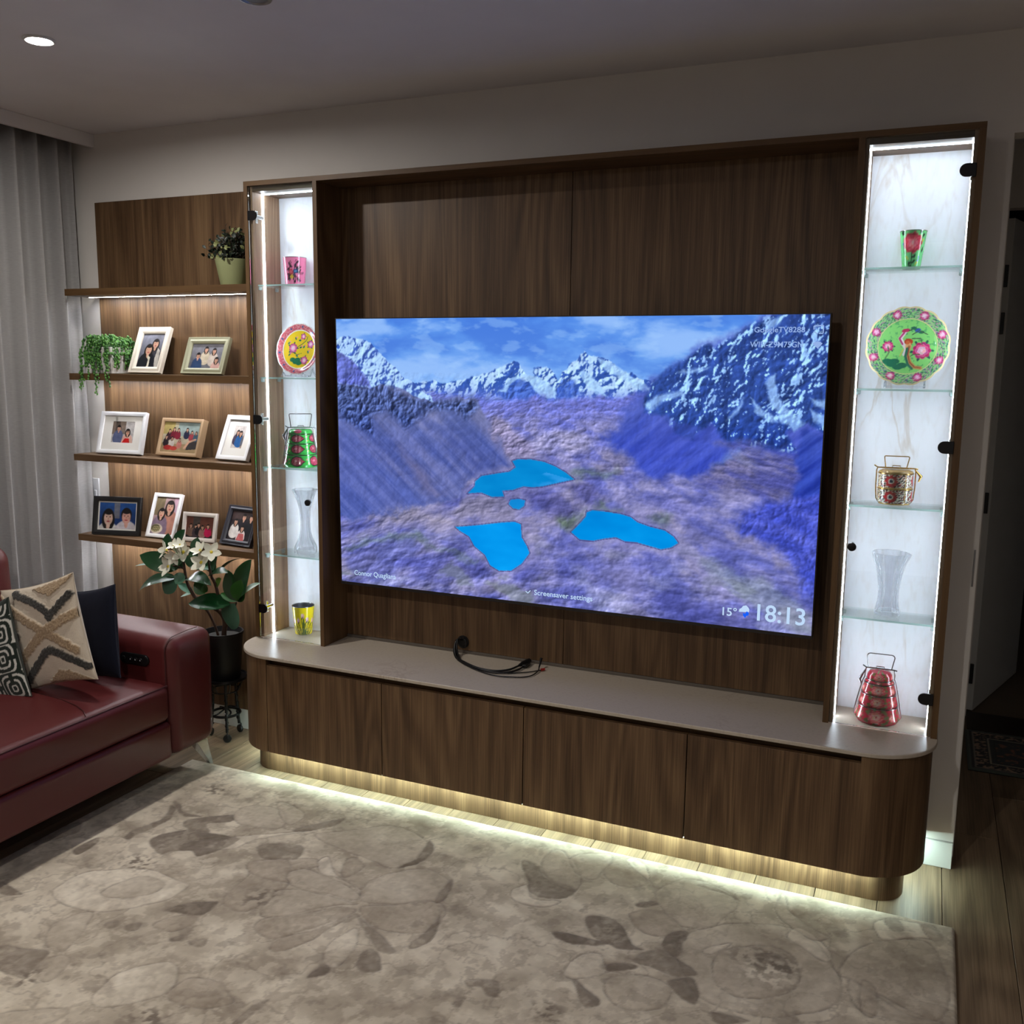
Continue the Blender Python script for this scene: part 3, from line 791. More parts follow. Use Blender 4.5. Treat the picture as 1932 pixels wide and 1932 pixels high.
for pts, c, a in (([(110,1160),(170,1130),(260,1180),(240,1195),(120,1180)], (108,118,106), .85), ([(440,1240),(560,1200),(560,1270),(500,1290)], (116,122,116), .7), ([(720,1470),(900,1500),(1200,1640),(1310,1720),(1310,1860),(1000,1700),(800,1560)], (154,158,162), .5),
                  ([(400,1110),(560,1120),(700,1180),(560,1210),(420,1150)], (146,138,192), .7), ([(0,960),(120,950),(240,960),(200,985),(0,1000)], (118,128,118), .7), ([(0,1000),(110,1080),(160,1140),(60,1150),(0,1100)], (90,86,146), .6),
                  ([(600,1240),(760,1260),(900,1340),(860,1420),(700,1380)], (112,110,172), .5), ([(100,1480),(330,1460),(440,1560),(300,1640),(120,1580)], (126,122,184), .5)):
    wash(c2(smooth_poly(pts, 4)), tint(c, S3, 0.13), a, 0.04)
# left mountain: rocky crest and streaked scree
lft = c1([(30,478),(120,498),(200,520),(260,505),(300,500),(350,510),(400,540),(470,560),(560,590),(650,602),(690,595),(740,583),(780,592),(815,573),(842,598),(850,640),(880,700),(930,780),(1000,890),(1062,962),(1000,985),(870,1012),(820,1060),(760,1130),(700,1150),(640,1180),(520,1195),(400,1225),(300,1240),(40,1255)])
st = streaks(R(40), 34, 2.2, 151); st2 = streaks(R(42), 9, 1.4, 161)
lc = mixc((92, 98, 152), (136, 138, 192), st)*0.45+0.55*mixc((92, 100, 160), (146, 138, 176), st2)
wash(lft, tint(lc, S1, 0.035), 1, 0.03); region(c1([(30,478),(120,498),(200,520),(300,500),(400,540),(560,590),(650,602),(740,583),(815,573),(842,598),(850,640),(880,700),(700,800),(30,800)]), tint(lc, S1, 0.035), 1, 0.006)
crest = c1([(30,478),(120,498),(200,520),(300,498),(400,540),(560,590),(650,602),(690,595),(740,583),(780,592),(815,573),(845,600),(850,640),(790,690),(700,640),(600,640),(480,720),(430,740),(330,640),(240,680),(260,790),(150,730),(60,690)])
region(crest, tint(mixc((34, 46, 92), (88, 102, 160), rank(S2)), S2, 0.24), 0.80, 0.03)
wash(c1([(480,620),(640,720),(760,820),(900,960),(860,1000),(760,900),(600,760)]), (88, 96, 160), 0.40, 0.04)
wash(c1([(400,860),(560,1000),(640,1120),(600,1140),(480,1020)]), (146, 128, 148), 0.40, 0.05)
wash(c1([(60,700),(240,900),(420,1080),(600,1180),(300,1235),(60,1245)]), mixc((92, 102, 168), (112, 120, 188), st), 0.55, 0.06)
# upper left snow flank
lsn = c1([(30,285),(60,300),(90,225),(200,240),(300,322),(440,465),(500,500),(585,570),(590,595),(500,575),(430,530),(360,505),(300,495),(250,520),(190,515),(40,480)])
region(lsn, tint(mixc((66, 92, 178), (178, 204, 252), sstep(-1.3, 0.2, S1+0.5*S2)), S2, 0.05), 1, 0.004)
region(c1([(30,300),(80,320),(150,380),(200,440),(250,520),(120,500),(40,480)]), tint((94, 98, 182), S2, 0.16), 0.9, 0.01)
# right mountain
rgt = c2([(395,560),(440,478),(500,430),(540,398),(620,350),(680,298),(740,268),(790,280),(860,228),(920,198),(990,158),(1060,110),(1100,90),(1460,80),(1440,1180),(1240,1110),(1000,900),(900,850),(760,940),(660,1002),(480,1000),(340,922),(270,850),(150,770),(300,620)])
gu = streaks(R(-62), 16, 3.5, 187); rs = streaks(R(-40), 30, 2.0, 181); rs2 = streaks(R(-38), 9, 1.4, 185)
sc_ = mixc((60, 74, 166), (100, 112, 206), rs)*0.5+0.5*mixc((64, 78, 172), (104, 112, 206), rs2)
wash(rgt, tint(sc_, S1, 0.03), 1, 0.05)
up = c2([(395,560),(440,478),(500,430),(540,398),(620,350),(680,298),(740,268),(790,280),(860,228),(920,198),(990,158),(1060,110),(1100,90),(1460,80),(1400,760),(1300,700),(1180,740),(1240,860),(1000,830),(840,790),(760,690),(660,790),(560,760),(520,660),(400,640)])
hi = np.clip((scr(1400, 860)[1]-y)/0.42, 0, 1)
SR = relief(9, 191, (1, .9, .8, .5), 1.0, 0.8)
big = rank(fbm(x*1.0+0.5*y, y*0.5, 6, 3, 193))
snow = sstep(1.25-0.9*hi, 1.9-0.8*hi, 0.75*SR+0.5*S2+1.6*(gu-0.5)+1.4*(big-0.5))
region(up, tint(mixc((50, 74, 150), (150, 184, 248), snow), 0.7*SR+0.6*S1, 0.14), 1, 0.015)
for pts in ([(1060,480),(1120,420),(1140,520),(1170,600),(1280,700),(1230,740),(1150,690),(1100,600)], [(980,560),(1060,630),(1140,690),(1100,695),(1020,640)], [(400,600),(480,540),(600,520),(620,545),(500,580),(420,630)], [(570,420),(700,385),(760,390),(640,425)], [(850,680),(900,620),(940,560),(930,610),(880,670)], [(1310,560),(1400,580),(1400,620),(1330,600)], [(1310,620),(1400,660),(1390,730),(1330,680)], [(1050,140),(1180,105),(1130,160),(1080,190)]):
    region(c2(pts), tint((156, 188, 248), SR, 0.08), 0.8, 0.010)
wash(c2([(540,660),(700,760),(640,830),(560,850),(420,920),(330,860),(480,720)]), mixc((72, 84, 178), (98, 106, 202), rs), 0.5, 0.03)
wash(c2([(820,800),(1000,830),(1240,870),(1250,930),(1230,1100),(1050,1130),(900,1100),(700,1010),(760,940),(900,860)]), tint(mixc((102, 98, 156), (138, 126, 156), v2), S3, 0.12), 0.9, 0.06)
wash(c2([(1240,740),(1440,740),(1440,1110),(1250,1105)]), mixc((46, 62, 148), (80, 98, 190), rs), 0.8, 0.03)
wash(c2([(920,1240),(1050,1130),(1240,1105),(1440,1100),(1440,1680),(1300,1640),(1200,1480),(1050,1350),(940,1290)]), tint(mixc((76, 84, 176), (108, 112, 206), v2), S2, 0.12), 0.92, 0.05)
# lakes
lake = (4, 146, 232)
L1 = c1([(1045,935),(1075,925),(1150,925),(1230,940),(1290,965),(1350,1000),(1400,1040),(1330,1055),(1220,1080),(1160,1085),(1110,1080),(1050,1100),(990,1105),(1000,1138),(930,1140),(870,1115),(790,1120),(830,1080),(835,1050),(870,1020),(960,1005),(1030,995),(1065,970)])
L2 = c1([(1035,1155),(1080,1150),(1120,1158),(1115,1190),(1085,1212),(1050,1205),(1025,1180)])
L3 = c1([(720,1310),(850,1300),(980,1285),(1060,1280),(1095,1295),(1100,1370),(1130,1420),(1145,1460),(1100,1520),(1040,1560),(970,1560),(920,1530),(890,1470),(830,1420),(800,1365),(750,1335)])
L4 = c1([(1380,1340),(1430,1290),(1465,1250),(1470,1220)])+c2([(75,1190),(110,1178),(180,1185),(270,1200),(320,1215),(360,1245),(430,1270),(510,1290),(560,1325),(585,1360),(545,1385),(490,1395),(420,1375),(350,1355),(290,1350),(240,1328),(180,1335),(110,1348),(40,1340)])
for L_, c in ((L1, (6, 132, 206)), (L2, (20, 136, 212)), (L3, lake), (L4, (0, 138, 222))):
    ins = p.pip(L_); d = p.dist(L_)
    shore = np.clip((0.03-d)/0.03, 0, 1)*(~ins)
    p.put(shore*0.5, (170, 158, 190)); p.put(((d < 0.004) & ~ins)*0.5, (70, 66, 110))
    tone = np.clip(np.array(c)/255 + (fbm(x, y*2, 6, 3, 221)-0.5)[:, None]*np.array([0.06, 0.14, 0.12]), 0, 1)
    p.put(ins*np.clip(d/0.003+0.4, 0, 1), tone)
p.put(p.pip(c1([(1060,1060),(1120,1045),(1240,1000),(1380,1040),(1200,1080),(1100,1080)]))*sstep(0.35, 0.6, fbm(x, y*2, 9, 3, 231))*p.pip(L1)*0.6, (80, 160, 238))
# fine grain everywhere below the sky
land = (y > scr(900, 705)[1]) & ~(p.pip(L1) | p.pip(L2) | p.pip(L3) | p.pip(L4))
p.c *= 1+land[:, None]*0.045*shade(fbm(gX*0.6, gZ*0.6, 14, 2, 241, 0.7))[:, None]*near[:, None]+land[:, None]*0.02*shade(fbm(x, y, 30, 3, 245))[:, None]
lm = land*sstep(scr(900, 745)[1], scr(900, 860)[1], y)
p.c = np.clip(p.c, 0, 1)
p.c += lm[:, None]*(np.clip(p.c, 0.001, 1)**np.array([1.26, 1.22, 1.08])-p.c)
p.c = np.clip(p.c*np.array([0.98, 1.04, 1.03]), 0, 1)
screen_mat = vcol('screen_glow', emit=TV_GAIN); screen_mat.cycles.emission_sampling = 'NONE'
Vx = np.stack([SU0+x, np.full(x.size, -0.0002), SV1-y], 1)
scr_o = grid_mesh('screen', Vx, nu, nv, screen_mat, tv, p.c, smooth=False)
scr_o['label'] = 'glowing screen with snowy mountains and turquoise lakes'

txt_white = emission('screen_text', (0.55, 0.74, 1.0), 0.95)
txt_dim = emission('screen_text_faint', (0.35, 0.52, 0.95), 0.85)
def screen_text(s, px, py, h_px, mat, name='caption', w_px=None):
    cu = bpy.data.curves.new('t', 'FONT'); cu.body = s; cu.size = 1.0; cu.resolution_u = 3; cu.offset = 0.012
    ob = bpy.data.objects.new('t', cu); COL.objects.link(ob)
    bpy.context.view_layer.update()
    me = bpy.data.meshes.new_from_object(ob.evaluated_get(bpy.context.evaluated_depsgraph_get()))
    bpy.data.objects.remove(ob, do_unlink=True)
    v = np.array([w.co[:] for w in me.vertices])
    a = scr(px, py); b_ = scr(px, py-h_px); s_ = abs(a[1]-b_[1])/0.70
    sx = s_
    if w_px: sx = (scr(px+w_px, py)[0]-a[0])/(v[:, 0].max()-v[:, 0].min())
    for w in me.vertices:
        w.co = (SU0+a[0]+(w.co.x-v[:, 0].min())*sx, -0.0011, SV1-a[1]+w.co.y*s_)
    me.materials.append(mat); me.name = name
    return link(name, me, scr_o)
screen_text('Connor Quagliana', 669, 1084, 9, txt_white, w_px=78)
screen_text('Screensaver settings', 1008, 1122, 9.5, txt_white, w_px=110)
screen_text('15°', 1363, 1160, 15, txt_white, w_px=27)
screen_text('18:13', 1428, 1170, 31, txt_white, 'clock', w_px=91)
screen_text('GoogleTV8288', 1423, 627, 10, txt_dim, w_px=96)
screen_text('WIFI-Z9M75GN', 1415, 655, 10.5, txt_dim, w_px=100)
def flat(name, pts, mat, yy=-0.0011):
    q = [scr(*a) for a in pts]
    return build(name, MB().add([(SU0+a, yy, SV1-b) for a, b in q], [tuple(range(len(q)))]), mat, scr_o, local=True)
def ring_pts(px, py, r, n=14, k=1.0): return [(px+r*math.cos(2*PI*i/n), py+k*r*math.sin(2*PI*i/n)) for i in range(n)]
def stroke(name, pts, w_px, mat):
    w = w_px*0.00205/2; mb = MB()
    q = [scr(*a) for a in pts]
    for (a, b_) in zip(q[:-1], q[1:]):
        d = Vector((b_[0]-a[0], b_[1]-a[1])); n = Vector((-d.y, d.x)).normalized()*w
        mb.add([(SU0+a[0]+n.x, -0.0011, SV1-a[1]-n.y), (SU0+b_[0]+n.x, -0.0011, SV1-b_[1]-n.y), (SU0+b_[0]-n.x, -0.0011, SV1-b_[1]+n.y), (SU0+a[0]-n.x, -0.0011, SV1-a[1]+n.y)], [(0, 1, 2, 3)])
    return build(name, mb, mat, scr_o, local=True)
stroke('chevron_mark', [(992, 1115), (996, 1119), (1001, 1114)], 1.6, txt_white)
cast = stroke('cast_icon', [(1536, 622), (1536, 615), (1554, 614), (1553, 629), (1545, 629)], 1.8, txt_dim)
stroke('cast_icon_wave', [(1536, 626), (1539, 627), (1541, 631)], 1.8, txt_dim)
flat('wifi_icon', [(1533, 648), (1538, 645), (1543, 644), (1548, 645), (1552, 648), (1543, 658)], txt_dim)
rain = emission('screen_rain_blue', (0.01, 0.12, 0.95), 1.0)
flat('cloud_icon', [(1394, 1154), (1395, 1149), (1399, 1147), (1402, 1143), (1408, 1142), (1412, 1146), (1414, 1150), (1413, 1155)], txt_white)
flat('raindrop_icon', [(1402, 1156), (1406, 1158), (1409, 1153), (1413, 1156), (1412, 1161), (1408, 1162), (1406, 1166), (1402, 1161)], rain, -0.0016)

# ------------------------------------------------------------------ floor rug
RX0, RX1, RY1, RY0 = -0.197, 2.757, -0.403, -2.40
nu, nv = 640, 432
gx = np.linspace(RX0, RX1, nu); gy = np.linspace(RY0, RY1, nv)
GX, GY = np.meshgrid(gx, gy); x = GX.ravel(); y = GY.ravel()
wx = x+0.012*(fbm(x, y, 9, 4, 301)-0.5)*2; wy = y+0.012*(fbm(x, y, 9, 4, 311)-0.5)*2
p = Paint(wx, wy, (168, 158, 144)); hgt = np.zeros(x.size)
n1 = fbm(x, y, 2.4, 6, 321); n2 = fbm(x+0.3*fbm(x, y, 3, 3, 7), y, 7, 6, 331); n3 = ridged(x, y, 5, 5, 341); n4 = fbm(x, y, 45, 3, 351)
p.c = mixc((146, 133, 117), (194, 181, 163), sstep(0.30, 0.66, 0.5*n1+0.5*n2))
p.put(sstep(0.60, 0.74, n2)*0.55, (204, 193, 176)); p.put(sstep(0.58, 0.72, fbm(x, y, 4.5, 6, 361))*0.50, (134, 120, 105))
n5 = fbm(x+0.1*n1, y, 11, 6, 371, 0.62); n6 = fbm(x, y+0.1*n2, 16, 6, 381, 0.62)
p.put(sstep(0.535, 0.575, n5)*0.38, (208, 196, 178)); p.put(sstep(0.455, 0.415, n6)*0.34, (136, 122, 108)); p.put(sstep(0.40, 0.36, n5)*0.30, (112, 100, 89))
vein = np.exp(-((fbm(x, y, 3.1, 5, 391)-0.5)/0.006)**2)
p.put(vein*0.35, (112, 100, 89)); hgt -= 0.0010*vein
TONE = {'l': (204, 192, 175), 'm': (168, 155, 139), 't': (148, 134, 119), 'd': (106, 94, 83)}
def RA(pts): return [tuple(at(a*.5, 1400+b_*.5, 'z', 0.012)[:2]) for a, b_ in pts]
def RB(pts): return [tuple(at(966+a*.5, 1400+b_*.5, 'z', 0.012)[:2]) for a, b_ in pts]
def blob(pts, tone, a=0.8, carve=0.0022):
    pts = smooth_poly(pts, 4)
    xs = [q[0] for q in pts]; ys = [q[1] for q in pts]
    sel = (p.X > min(xs)-.03) & (p.X < max(xs)+.03) & (p.Y > min(ys)-.03) & (p.Y < max(ys)+.03)
    if not sel.any(): return
    s = Paint(p.X[sel], p.Y[sel], (0, 0, 0)); ins = s.pip(pts); d = s.dist(pts)
    k = np.where(ins, np.clip(d/0.004+0.3, 0, 1), 0)*a*(0.58+0.48*sstep(0.40, 0.52, n5[sel]))
    c = np.array(TONE[tone])/255 + (n2[sel]-0.5)[:, None]*0.16 + (n4[sel]-0.5)[:, None]*0.10
    p.c[sel] += np.clip(k, 0, 1)[:, None]*(c-p.c[sel])
    edge = np.exp(-(d/0.0036)**2)*(0.45+0.75*sstep(0.45, 0.6, n6[sel]))
    p.c[sel] += (0.42*edge)[:, None]*(np.array((108, 97, 88))/255-p.c[sel])
    hgt[sel] += -carve*edge + np.where(ins, 0.0012*np.clip(d/0.03, 0, 1), 0)
def speck(cx, cy, rx, ry, tone='d', seed=1):
    d = np.hypot((p.X-cx)/rx, (p.Y-cy)/ry); k = np.clip(1.25-d, 0, 1)*sstep(0.48, 0.60, fbm(x, y, 38, 3, seed))
    p.put(np.clip(k*1.2, 0, 1)*0.85, TONE[tone]); hgt[:] = hgt - 0.0012*k
A = [
 ([(840,590),(940,500),(940,455),(1090,445),(1080,540),(1040,560),(1020,600),(900,640)], 't', .6),
 ([(1190,350),(1350,330),(1470,315),(1560,340),(1610,380),(1630,410),(1590,450),(1510,470),(1450,470),(1380,440),(1280,400)], 'm', .7),
 ([(200,560),(260,520),(330,490),(430,480),(560,480),(690,530),(715,545),(640,590),(520,620),(400,640),(300,630),(220,600)], 'l', .6),
 ([(380,570),(480,520),(560,510),(620,540),(560,575),(450,590)], 'm', .6),
 ([(700,380),(800,365),(1050,345),(1200,330),(960,370),(880,400),(760,400)], 'l', .8),
 ([(565,380),(600,350),(700,330),(790,342),(900,370),(760,430),(720,410),(640,415),(600,425)], 'd', .85),
 ([(700,300),(760,285),(880,275),(870,300),(780,312),(790,338),(740,340),(700,320)], 'd', .8),
 ([(470,360),(500,335),(560,310),(620,285),(640,240),(660,250),(645,290),(590,315),(540,340),(490,365)], 'd', .75),
 ([(655,225),(680,240),(690,262),(760,280),(700,280),(660,250)], 'd', .7),
 ([(275,410),(300,390),(370,360),(360,390),(300,425)], 'd', .8),
 ([(880,280),(910,250),(980,240),(1060,260),(1080,295),(1050,325),(960,320),(900,305)], 'm', .8),
 ([(1040,240),(1070,225),(1130,255),(1145,285),(1100,310),(1070,290)], 'm', .7),
 ([(1110,330),(1200,310),(1300,288),(1260,315),(1190,330),(1130,338)], 'd', .6),
 ([(975,390),(1080,385),(1145,395),(1125,440),(1040,445),(985,430)], 'd', .6),
 ([(1575,440),(1600,400),(1615,370),(1632,410),(1600,450),(1500,472)], 'd', .7),
 ([(940,455),(1090,440),(1190,440),(1200,470),(1090,490),(1080,530),(960,500)], 't', .5),
 ([(1350,610),(1280,590),(1130,560),(1040,560),(1030,590),(1000,620),(985,660),(1100,650),(1200,625),(1300,612)], 'm', .75),
 ([(1345,640),(1250,680),(1150,710),(1030,745),(965,710),(960,690),(1000,665),(1130,650),(1300,620)], 't', .7),
 ([(1340,650),(1200,730),(1120,770),(1040,795),(1020,770),(1060,740),(1200,705)], 't', .7),
 ([(1360,580),(1300,540),(1220,500),(1160,480),(1090,490),(1085,530),(1130,555),(1240,575),(1330,595)], 'm', .8),
 ([(1370,580),(1330,540),(1270,510),(1210,490),(1200,450),(1240,435),(1270,500),(1350,550)], 'l', .7),
 ([(1290,480),(1310,440),(1350,440),(1370,470),(1340,500),(1300,510)], 't', .7),
 ([(1365,600),(1380,540),(1480,490),(1600,480),(1690,520),(1700,560),(1650,600),(1500,610)], 'm', .6),
 ([(1360,625),(1480,615),(1640,600),(1680,640),(1640,700),(1560,720),(1420,700)], 't', .55),
 ([(1350,650),(1420,720),(1500,790),(1440,790),(1400,750)], 'd', .45),
 ([(1640,600),(1700,520),(1710,545),(1680,590)], 'd', .6),
 ([(1540,770),(1640,680),(1660,640),(1650,710),(1610,760)], 'd', .6),
 ([(1345,845),(1365,800),(1400,780),(1435,810),(1440,860),(1380,870)], 'd', .6),
 ([(1160,890),(1180,860),(1220,840),(1240,850),(1225,875)], 'd', .85),
 ([(1220,830),(1240,770),(1300,720),(1350,700),(1330,790),(1260,850)], 'l', .5),
 ([(625,635),(700,610),(820,600),(790,640),(740,655)], 'd', .8),
 ([(570,690),(660,660),(740,660),(720,690),(640,715)], 't', .5),
 ([(185,700),(240,670),(330,640),(350,660),(300,740),(230,790),(170,770)], 'm', .6),
 ([(0,770),(140,785),(180,800),(120,860),(100,890),(0,860)], 'd', .55),
 ([(0,530),(40,545),(90,575),(0,575)], 'd', .7),
 ([(170,340),(260,310),(300,305),(290,340),(200,370),(130,390)], 'd', .5),
 ([(140,860),(180,820),(240,800),(260,820),(220,880),(170,905)], 'm', .6),
 ([(350,960),(420,890),(520,850),(640,830),(670,870),(640,940),(560,970),(380,1000)], 'l', .5),
 ([(660,920),(720,890),(830,900),(870,950),(860,990),(720,1000),(640,960)], 't', .5),
 ([(870,1064),(950,1000),(1010,970),(990,1000),(900,1064)], 'd', .6),
 ([(640,740),(690,730),(695,742),(650,750)], 'd', .8), ([(390,690),(440,672),(450,690),(410,705)], 'd', .5), ([(470,690),(525,680),(520,705),(480,710)], 'd', .5),
 ([(720,750),(780,745),(760,775),(725,770)], 'd', .4), ([(1760,900),(1850,895),(1885,910),(1880,960),(1840,960),(1820,930),(1770,925)], 'd', .6), ([(1710,985),(1750,960),(1740,1000)], 'd', .6),
]
B = [
 ([(545,570),(600,530),(660,515),(760,540),(850,610),(760,690),(660,700),(590,660)], 'm', .5),
 ([(620,770),(650,730),(760,690),(900,685),(1050,700),(1150,760),(1220,850),(1240,950),(1180,1010),(1000,1035),(850,1020),(720,970),(650,880)], 'm', .45),
 ([(780,800),(900,770),(1050,800),(1090,900),(1000,960),(850,960),(760,900)], 't', .4),
 ([(920,800),(1000,805),(1050,850),(1060,880),(980,860),(930,830)], 'd', .85),
 ([(1060,700),(1120,720),(1200,790),(1190,830),(1100,780),(1040,740)], 'l', .5),
 ([(280,690),(285,655),(340,655),(410,690),(450,760),(500,785),(420,780),(330,750)], 'd', .85),
 ([(150,720),(180,715),(300,745),(370,765),(300,770),(200,755)], 'd', .85),
 ([(470,610),(540,600),(555,615),(480,625)], 'd', .8), ([(440,650),(560,640),(650,710),(600,730),(500,720)], 't', .6),
 ([(560,760),(600,720),(665,715),(640,760),(640,800),(610,810)], 'd', .85),
 ([(455,825),(560,780),(640,830),(700,880),(620,880),(520,850)], 'd', .6), ([(360,835),(430,835),(470,850),(420,865),(350,860)], 'd', .75),
 ([(340,470),(370,440),(430,440),(490,500),(500,540),(420,545),(360,520)], 't', .6), ([(430,450),(460,440),(510,470),(510,520),(480,495)], 'l', .6),
 ([(110,460),(150,410),(200,415),(260,500),(240,560),(170,540)], 'm', .6), ([(220,440),(300,420),(380,430),(340,490),(300,520),(240,490)], 'm', .6),
 ([(40,450),(100,470),(140,520),(240,555),(180,590),(90,580),(60,530)], 'd', .65),
 ([(0,560),(60,540),(80,590),(180,600),(120,620),(20,600)], 'l', .5),
 ([(230,890),(270,930),(330,970),(310,1000),(260,980)], 'd', .75), ([(590,900),(680,890),(710,960),(690,990),(640,960)], 'd', .7),
 ([(200,860),(260,800),(340,800),(360,860),(300,890),(220,890)], 'l', .5), ([(350,900),(480,880),(600,920),(560,1000),(400,1000)], 'm', .4),
 ([(1360,690),(1420,665),(1560,690),(1620,740),(1520,740),(1400,745)], 'l', .6), ([(1405,670),(1460,670),(1475,710),(1430,715)], 'd', .5), ([(1540,690),(1600,700),(1630,740),(1590,750)], 't', .7),
 ([(1230,870),(1300,780),(1400,750),(1580,760),(1640,900),(1630,1040),(1500,1030),(1400,970),(1290,900)], 't', .35),
 ([(1270,890),(1400,960),(1560,1040),(1630,1060),(1500,1064),(1300,1000)], 'm', .5),
 ([(1020,570),(1060,650),(1160,720),(1190,740),(1120,740),(1000,650)], 'm', .5), ([(700,545),(780,545),(860,600),(800,575)], 'd', .5), ([(760,1020),(880,1045),(870,1060),(780,1060)], 'd', .7),
 ([(1320,900),(1380,940),(1370,1040),(1310,1000)], 't', .5), ([(730,780),(830,760),(760,800),(720,800)], 'l', .6),
]
for pts, t_, a in A: blob(RA(pts), t_, a)
for pts, t_, a in B: blob(RB(pts), t_, a)
def spk(f, cx, cy, rx, ry, seed, tone='d'):
    c = f([(cx, cy)])[0]; a = f([(cx+rx, cy)])[0]; b_ = f([(cx, cy+ry)])[0]
    speck(c[0], c[1], math.hypot(a[0]-c[0], a[1]-c[1]), math.hypot(b_[0]-c[0], b_[1]-c[1]), tone, seed)
spk(RA, 520, 455, 90, 30, 401); spk(RA, 820, 180, 60, 22, 402); spk(RA, 985, 590, 70, 45, 403); spk(RA, 560, 1040, 110, 40, 404); spk(RB, 960, 830, 140, 50, 405); spk(RB, 140, 1020, 80, 45, 406)
spk(RB, 960, 880, 120, 60, 407, 'l'); spk(RA, 110, 890, 60, 40, 408)
# pattern beyond what the photo shows: petals in the same manner
rr = random.Random(8)
for i in range(16):
    cx, cy = rr.uniform(RX0, RX1), rr.uniform(RY0, -1.95)
    a0 = rr.uniform(0, 6.3); l = rr.uniform(.12, .3); w = rr.uniform(.05, .11)
    pts = [(cx+l*math.cos(a0)*math.cos(t)-w*math.sin(a0)*math.sin(t), cy+l*math.sin(a0)*math.cos(t)+w*math.cos(a0)*math.sin(t)) for t in np.linspace(0, 2*PI, 14)[:-1]]
    blob(pts, rr.choice('lmtd'), .6)
p.c = np.clip(p.c*np.array([1.13, 1.14, 1.135])+(n4-0.5)[:, None]*0.05, 0, 0.93)
# rounded borders
e = np.minimum(np.minimum(x-RX0, RX1-x), np.minimum(y-RY0, RY1-y))
edge_drop = np.where(e < 0.012, -0.010*(1-np.sqrt(np.clip(1-(1-e/0.012)**2, 0, 1))), 0)
z = 0.013+hgt+edge_drop+0.0006*(n4-0.5)
V = np.stack([x, y, np.maximum(z, 0.0022)], 1)
M['rug'] = vcol('carved_wool_rug', 0.95, 0.1, sheen=0.15, bump=0.5, bscale=700)
rug = thing('area_rug', 'large cream and taupe rug with carved flowers on the living room floor', 'rug', (0, 0, 0))
grid_mesh('pile', V, nu, nv, M['rug'], rug, p.c)
build('backing', MB().box(RX0, RX1, RY0, RY1, 0.0004, 0.0030), plain('rug_backing', (150, 140, 126), 0.9), rug)
# small patterned mat in the hall
nu, nv = 150, 70
HX0, HX1, HY0, HY1 = 2.832, 3.75, 0.925, 1.425
GX, GY = np.meshgrid(np.linspace(HX0, HX1, nu), np.linspace(HY0, HY1, nv)); x = GX.ravel(); y = GY.ravel()
p = Paint(x, y, (84, 92, 84))
e = np.minimum(np.minimum(x-HX0, HX1-x), np.minimum(y-HY0, HY1-y))
p.put((e > 0.018)*1.0, (26, 24, 28)); p.put(((e > 0.028) & (e < 0.032))*1.0, (140, 130, 116))
bd = (e > 0.036) & (e < 0.085); p.put(bd*sstep(0.5, 0.58, fbm(x, y, 45, 3, 501)), (170, 140, 116))
p.put(((e > 0.088) & (e < 0.098))*1.0, (176, 164, 140)); p.put((e > 0.098)*1.0, (40, 44, 46)); p.put(((e > 0.115) & (e < 0.12))*1.0, (18, 18, 22))
p.put((e > 0.12)*sstep(0.55, 0.64, fbm(x, y, 28, 4, 511)), (134, 84, 62)); p.ell((HX0+HX1)/2, (HY0+HY1)/2, 0.22, 0.09, (110, 60, 48), a=.7)
mat_ = thing('hall_mat', 'dark patterned oriental mat lying in the hallway', 'mat', (0, 0, 0))
grid_mesh('pile', np.stack([x, y, np.where(e < 0.006, 0.004, 0.009)], 1), nu, nv, M['rug'], mat_, p.c)
build('backing', MB().box(HX0, HX1, HY0, HY1, 0.0004, 0.0039), M['black'], mat_)

# ------------------------------------------------------------------ sofa
def rounded_box(x0, x1, y0, y1, z0, z1, r, k=4, m=3, crown=(0,0,0)):
    c = np.array([(x0+x1)/2, (y0+y1)/2, (z0+z1)/2]); h = np.array([(x1-x0)/2, (y1-y0)/2, (z1-z0)/2])
    def ax(hh):
        a = [-hh + r*(1-math.cos(PI/2*i/k))*0.999 for i in range(k)] if False else [-hh + r*i/k for i in range(k)]
        mid = list(np.linspace(-(hh-r), hh-r, m+2))
        return a + mid + [hh - r*(k-1-i)/k for i in range(k)]
    A = [ax(v) for v in h]
    idx = {}; vs = []; fs = []
    def vert(p):
        p = np.array(p); inner = np.clip(p, -(h-r), h-r); d = p-inner; L_ = np.linalg.norm(d)
        q = inner + (d/L_*r if L_ > 1e-9 else 0)
        for a in range(3):
            o1, o2 = (a+1) % 3, (a+2) % 3
            q[a] += crown[a]*(1-(p[o1]/h[o1])**2)*(1-(p[o2]/h[o2])**2)*np.sign(p[a])*(abs(p[a])/h[a])
        key = tuple(np.round(p, 5))
        if key not in idx: idx[key] = len(vs); vs.append(tuple(c+q))
        return idx[key]
    for a in range(3):
        o1, o2 = (a+1) % 3, (a+2) % 3
        for s in (-1, 1):
            for i in range(len(A[o1])-1):
                for j in range(len(A[o2])-1):
                    f = []
                    for (u, v) in ((i, j), (i+1, j), (i+1, j+1), (i, j+1)):
                        p = [0, 0, 0]; p[a] = s*h[a]; p[o1] = A[o1][u]; p[o2] = A[o2][v]; f.append(vert(p))
                    fs.append(tuple(f if s > 0 else f[::-1]))
    return MB().add(vs, fs)
M['leather'] = plain('oxblood_leather', (85, 31, 31), 0.42, bump=0.12, bscale=450, var=0.05, vscale=9, spec=0.4)
M['stitch'] = plain('leather_seam', (62, 20, 19), 0.6)
SF = thing('sofa', 'dark red leather sofa with chrome legs in front of the curtain', 'sofa', (-0.5, -1.5, 0))
FX = -0.05
build('base', rounded_box(-0.97, FX-0.004, -2.40, -0.655, 0.140, 0.292, 0.022), M['leather'], SF, smooth=60)
